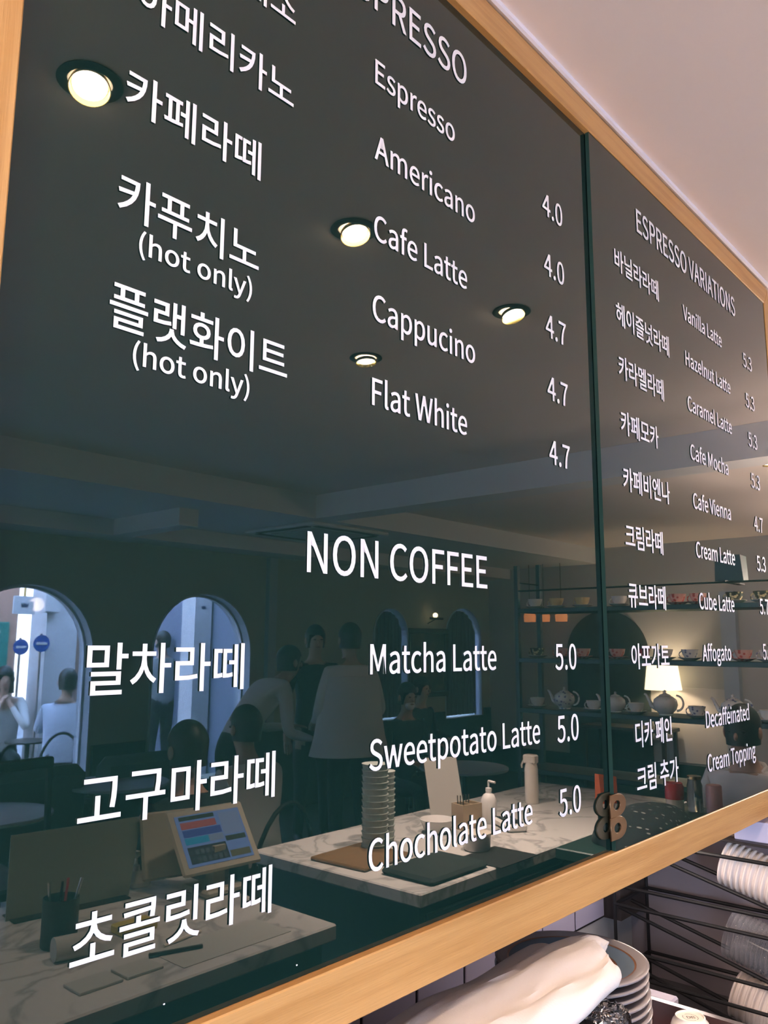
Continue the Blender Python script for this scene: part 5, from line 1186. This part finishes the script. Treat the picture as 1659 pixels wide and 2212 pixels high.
person('person in a white shirt bending over a table', room(3.80, 4.80, 0), -PI / 2 + .2, 'bend', M_SHIRTW, M_BLKCL, arms={'l': (R3(-.22, .34, .98), R3(-.16, .56, .92)), 'r': (R3(.22, .34, .98), R3(.18, .58, .98))})
for (x, d_, rz, lab, sh, hair) in ((2.78, 3.30, PI, 'seated person with dark hair seen from behind below the bending one', M_SHIRTW, 'short'),
                                  (2.07, 2.80, PI, 'seated person with a dark bob before the second arched window', M_BLKCL, 'short'),
                                  (5.32, 4.5, .3, 'seated person in black with a pale face mask', M_BLKCL, 'short'),
                                  (6.35, 5.2, 0, 'seated dark-haired person behind the masked one', M_BLKCL, 'short')):
    dining_chair(x, d_, rz, 'dark chair under the ' + lab)
    p = person(lab, room(x, d_, .0), rz, 'sit', sh, M_BLKCL, hair, arms={'l': (R3(-.23, .12, .80), R3(-.15, .36, .76)), 'r': (R3(.23, .12, .80), R3(.15, .36, .76))})
    p.scale = (.93, .93, .93)
    if 'mask' in lab and 'behind' not in lab:
        MB().ball((0, .155, 1.205), (.05, .035, .045), 14, 8).build('face_mask', M_WHITECER, p, smooth=True)
dining_chair(4.38, 1.43, PI / 2, 'dark chair under the person in the grey polo shirt')
M_POLO = mat('pale grey polo cloth', (.78, .72, .68), .85)
p = person('person in a pale polo shirt looking down, seated before the tea shelves', room(4.38, 1.43, -.07), PI / 2, 'sit', M_POLO, M_BLKCL, 'down', arms={'l': (R3(-.23, .12, .80), R3(-.10, .36, .78)), 'r': (R3(.23, .12, .80), R3(.10, .36, .78))}, long_sleeve=False)
mb = MB().tube([(-.075, .10, 1.075), (-.085, .06, 1.095), (-.06, .01, 1.105), (0, -.01, 1.11), (.06, .01, 1.105), (.085, .06, 1.095), (.075, .10, 1.075)], .014, 8)
mb.build('collar', M_POLO, p, smooth=True)

# ---- the street outside
M_STREET = mat('grey paving', (.30, .30, .31), .8, noise=((.24, .24, .26), 2, .3, .7))
struct('ground', MB().box((-12, -22, -.14), (16, YW - .32, -.02)), M_STREET)
M_PILW = mat('white stucco', (.66, .66, .68), .8)
pz = thing('street_pillar', 'white square pillar outside the left arched window', 'pillar', room(4.22, 8.35, -.02))
MB().box((-.17, -.17, 0), (.17, .17, 3.2)).build('shaft', M_PILW, pz); MB().box((-.20, -.20, 0), (.20, .20, .14), bev=.01).build('base', M_PILW, pz)
pz = thing('street_pillar', 'second white square pillar outside the right arched window', 'pillar', room(5.48, 7.6, -.02))
MB().box((-.11, -.12, 0), (.11, .12, 3.2)).build('shaft', M_PILW, pz); MB().box((-.14, -.15, 0), (.14, .15, .14), bev=.01).build('base', M_PILW, pz)
M_CROWN = mat('dark blue sign paint', (.02, .03, .09), .5)
def crown(parent, x, y, z, s):
    pts = [(-.5, -.35), (.5, -.35), (.62, .30), (.30, .02), (.16, .42), (0, .08), (-.16, .42), (-.30, .02), (-.62, .30)]
    MB().prism([(x + a * s, z + b * s) for a, b in pts], 'y', y, y + .003).build('crown_emblem', M_CROWN, parent)
sg = thing('hanging_sign', 'white hanging board with a dark crown emblem outside the left arch', 'sign', room(3.72, 8.0, 1.975))
MB().box((-.11, -.01, -.09), (.11, .01, .085), bev=.003).build('board', M_PILW, sg)
MB().tube([(0, 0, .085), (0, 0, .50)], .012).tube([(-.15, 0, .50), (.5, 0, .50)], .014).build('bracket', mat('yellow painted pole', (.70, .42, .08), .5), sg)
crown(sg, 0, .011, 0, .06)
crown(pz, 0, .121, 2.02, .05)
wb_ = thing('meter_box', 'white utility box on the left pillar outside', 'box', room(4.08, 8.13, 2.02))
MB().box((-.10, -.04, -.11), (.06, .04, .11), bev=.006).build('box_body', M_PILW, wb_)
MB().box((-.09, .0405, -.10), (.05, .045, .10), bev=.002).build('box_door', M_PILW, wb_)
M_BLUES = mat('blue sign enamel', (.03, .08, .35), .35)
for x, d_, z, lab in ((3.98, 8.12, 1.60, 'round blue street sign on the left pillar outside'), (4.18, 9.0, 1.56, 'smaller round blue street sign further down the street')):
    t = thing('street_sign', lab, 'sign', room(x, d_, z))
    MB().lathe([(.085, 0), (.085, .008)], 28, axis=(0, 1, 0)).build('disc', M_BLUES, t); MB().box((-.055, .009, -.012), (.055, .011, .012)).build('bar', M_PILW, t)
    MB().tube([(0, -.02, -z), (0, -.02, .10)], .014).build('post', M_STEEL, t)
def facade(name, label, x0, x1, d_, h, m_, wins, wm):
    t = thing(name, label, 'building', room((x0 + x1) / 2, d_, -.02)); hw = (x1 - x0) / 2
    # wall with real window recesses
    xs = sorted(wins); mb = MB(); x = -hw
    for a, b, z0_, z1_ in xs:
        mb.box((x, -.3, 0), (a, 0, h)).box((a, -.3, 0), (b, 0, z0_)).box((a, -.3, z1_), (b, 0, h)); x = b
    mb.box((x, -.3, 0), (hw, 0, h)).build('wall', m_, t)
    for a, b, z0_, z1_ in xs:
        f_ = MB().box((a, -.14, z0_), (a + .05, -.06, z1_)).box((b - .05, -.14, z0_), (b, -.06, z1_)).box((a + .05, -.14, z0_), (b - .05, -.06, z0_ + .05)).box((a + .05, -.14, z1_ - .05), (b - .05, -.06, z1_)).build('window', wm, t)
        MB().box((a + .05, -.11, z0_ + .05), (b - .05, -.10, z1_ - .05)).build('pane', mat('dark shop glass', (.04, .05, .06), .05), f_)
    MB().box((-hw - .05, -.32, h), (hw + .05, .06, h + .12)).build('cornice', wm, t)
    return t
fa = facade('shop_front', 'pinkish wooden shop front across the street left', -1.0, 4.40, 9.6, 3.4, mat('peach shop paint', (.50, .28, .20), .7), [(-2.2, -1.2, .9, 2.3), (-.8, .2, .9, 2.3), (.6, 1.3, .1, 2.2)], mat('brown timber', (.14, .07, .04), .6))
gs = thing('green_menu_sign', 'green notice board on the peach shop front', 'sign', room(4.05, 9.58, 1.58))
MB().box((-.30, 0, -.30), (.24, .03, .26), bev=.005).build('board', mat('green board', (.03, .22, .17), .5), gs)
for k in range(4): MB().box((-.22, .031, -.20 + .11 * k), (.14, .034, -.17 + .11 * k)).build('line', mat('pale green print', (.30, .5, .42), .6), gs)
facade('wooden_house', 'brown timber house across the street right', 5.2, 7.1, 9.8, 2.3, mat('brown grey boards', (.16, .10, .08), .7), [(-.6, .0, .9, 1.9), (.2, .75, .1, 1.9)], MATS['brown timber'])
facade('blue_wall_house', 'pale blue grey building to the right of the timber house', 7.2, 13, 10.4, 4.2, mat('blue grey stucco', (.22, .25, .34), .8), [(-2.2, -1.2, 1, 2.3), (0, 1, 1, 2.3)], MATS['brown timber'])
facade('far_building', 'tall pale building at the far end of the street', -3, 8, 18, 4.5, mat('pale far stucco', (.34, .37, .45), .8), [(-4, -3, 1, 2.5), (-2, -1, 1, 2.5), (0, 1, 1, 2.5), (2, 3, 1, 2.5), (4, 5, 1, 2.5)], MATS['brown timber'])
facade('side_building', 'grey building opposite the left shop window', -11, -6.5, 12, 5.0, MATS['pale far stucco'], [(-1.5, -.5, 1, 2.5), (.5, 1.5, 1, 2.5)], MATS['brown timber'])
wl2 = struct('trim_12', MB().box((5.62, -8.2, -.02), (5.80, YW - .30, 2.9)), mat('blue grey outer wall', (.20, .23, .32), .8))
# terrace guests
dining_chair(3.75, 7.12, PI + .5, 'round-backed terrace chair of the pale-shirted guest', -.02, 'terrace chairs')
person('terrace guest in a pale blue shirt seen from behind, dark hair', room(3.75, 7.12, -.02), PI + .6, 'sit', M_SHIRTB, M_BLKCL, arms={'l': (R3(-.24, .14, .82), R3(-.17, .38, .84)), 'r': (R3(.24, .16, .84), R3(.15, .42, .90))})
dining_chair(3.76, 8.42, .3, 'round-backed terrace chair of the smiling guest', -.02, 'terrace chairs')
person('terrace guest with long dark hair facing the window, chin on hands', room(3.76, 8.42, -.02), .3, 'sit', M_SHIRTW, M_BLKCL, 'long', arms={'l': (R3(-.20, .30, .80), R3(-.05, .22, 1.02)), 'r': (R3(.20, .30, .80), R3(.07, .22, 1.0))})
cafe_table(3.74, 7.77, 'small round terrace table between the two guests', M_DKWOOD, .20, .70)
person('passer-by in a grey top and black trousers on the street', room(5.50, 8.25, -.02), PI, 'stand', mat('grey jersey', (.25, .26, .27), .8), M_BLKCL)
# ---------------------------------------------------------------- recessed downlights, each with its own lamp
dl0 = None
LP_ = [(.756, 1.501, .34, .5, 'nearest to the left edge of the board'), (1.575, 1.509, .34, .3, 'second along the counter'), (2.366, 1.487, .36, .2, 'third along the counter'),
       (2.379, 2.204, .12, .3, 'one row back from the board'), (5.511, 1.564, .0, 0, 'over the tea shelves')]
def aim(tilt, az):
    return Vector((math.sin(tilt) * math.cos(az), math.sin(tilt) * math.sin(az), -math.cos(tilt)))
for i, (x, d_, tilt, az, lab) in enumerate(LP_):
    p = room(x, d_, H)
    t = thing('downlight', 'recessed gold-ringed downlight ' + lab, 'ceiling light', p, 0, 'downlights over the bar')
    MB().lathe([(.046, -.001), (.066, -.001), (.068, -.004), (.064, -.006), (.046, -.005)], 32, cap0=False, cap1=False).build('trim_ring', M_BLACK, t, smooth=True)
    D = aim(tilt, PI / 2 + az)
    MB().lathe([(.037, -.004), (.0415, .010), (.0435, .010), (.0405, -.004)], 32, axis=D, c=D * .016, cap0=False, cap1=False).build('gold_ring', M_GOLD, t, smooth=True)
    MB().lathe([(.001, -.004), (.035, -.004), (.036, -.001), (.001, .001)], 24, axis=D, c=D * .016).build('lamp', M_BULB, t, smooth=True)
    l = bpy.data.lights.new('lamp_light', 'SPOT'); l.energy = SPOT_W[i]; l.color = (1.0, .80, .66); l.spot_size = math.radians(70); l.spot_blend = 1.0; l.shadow_soft_size = .03
    o = bpy.data.objects.new('lamp_light', l); COL.objects.link(o); o.parent = t; o.location = D * .055
    o.rotation_euler = (-.11 if x < 2 else -.20, 0, 0) if d_ < 1.9 else (0, -.12, 0)

# unseen globe lamps added along the board wall to warm ceiling and room
for k, (x, y, zz, W, lab) in enumerate(((-.9, -.30, 2.05, 74, 'left of the menu board'), (4.4, -.22, 2.10, 17, 'just right of the menu board'), (5.6, -.30, 2.15, 95, 'near the tea shelves'), (7.6, -.30, 2.15, 80, 'at the far end of the wall'))):
    t = thing('added_globe_lamp', 'added unseen globe lamp on a brass arm ' + lab, 'lamp', (x, y, zz), 0, 'added globe lamps along the board wall')
    MB().ball((0, 0, 0), .09, 24, 14).build('globe', mat('added globe glow', (.9, .85, .8), emit=(1, .80, .64), es=14), t, smooth=True)
    MB().tube([(0, .012 - y, .0), (0, .20, .0), (0, .12, .0), (0, .088, .0)], .010).lathe([(.05, -.005 - y), (.05, .014 - y)], 20, axis=(0, 1, 0)).build('arm', M_BRASS, t)
    l = bpy.data.lights.new('added_globe_light', 'POINT'); l.energy = W; l.color = (1.0, .79, .66); l.shadow_soft_size = .10
    o = bpy.data.objects.new('added_globe_light', l); COL.objects.link(o); o.location = (x, y - .0, zz - .0); o.parent = t; o.location = (0, -.12, .0)
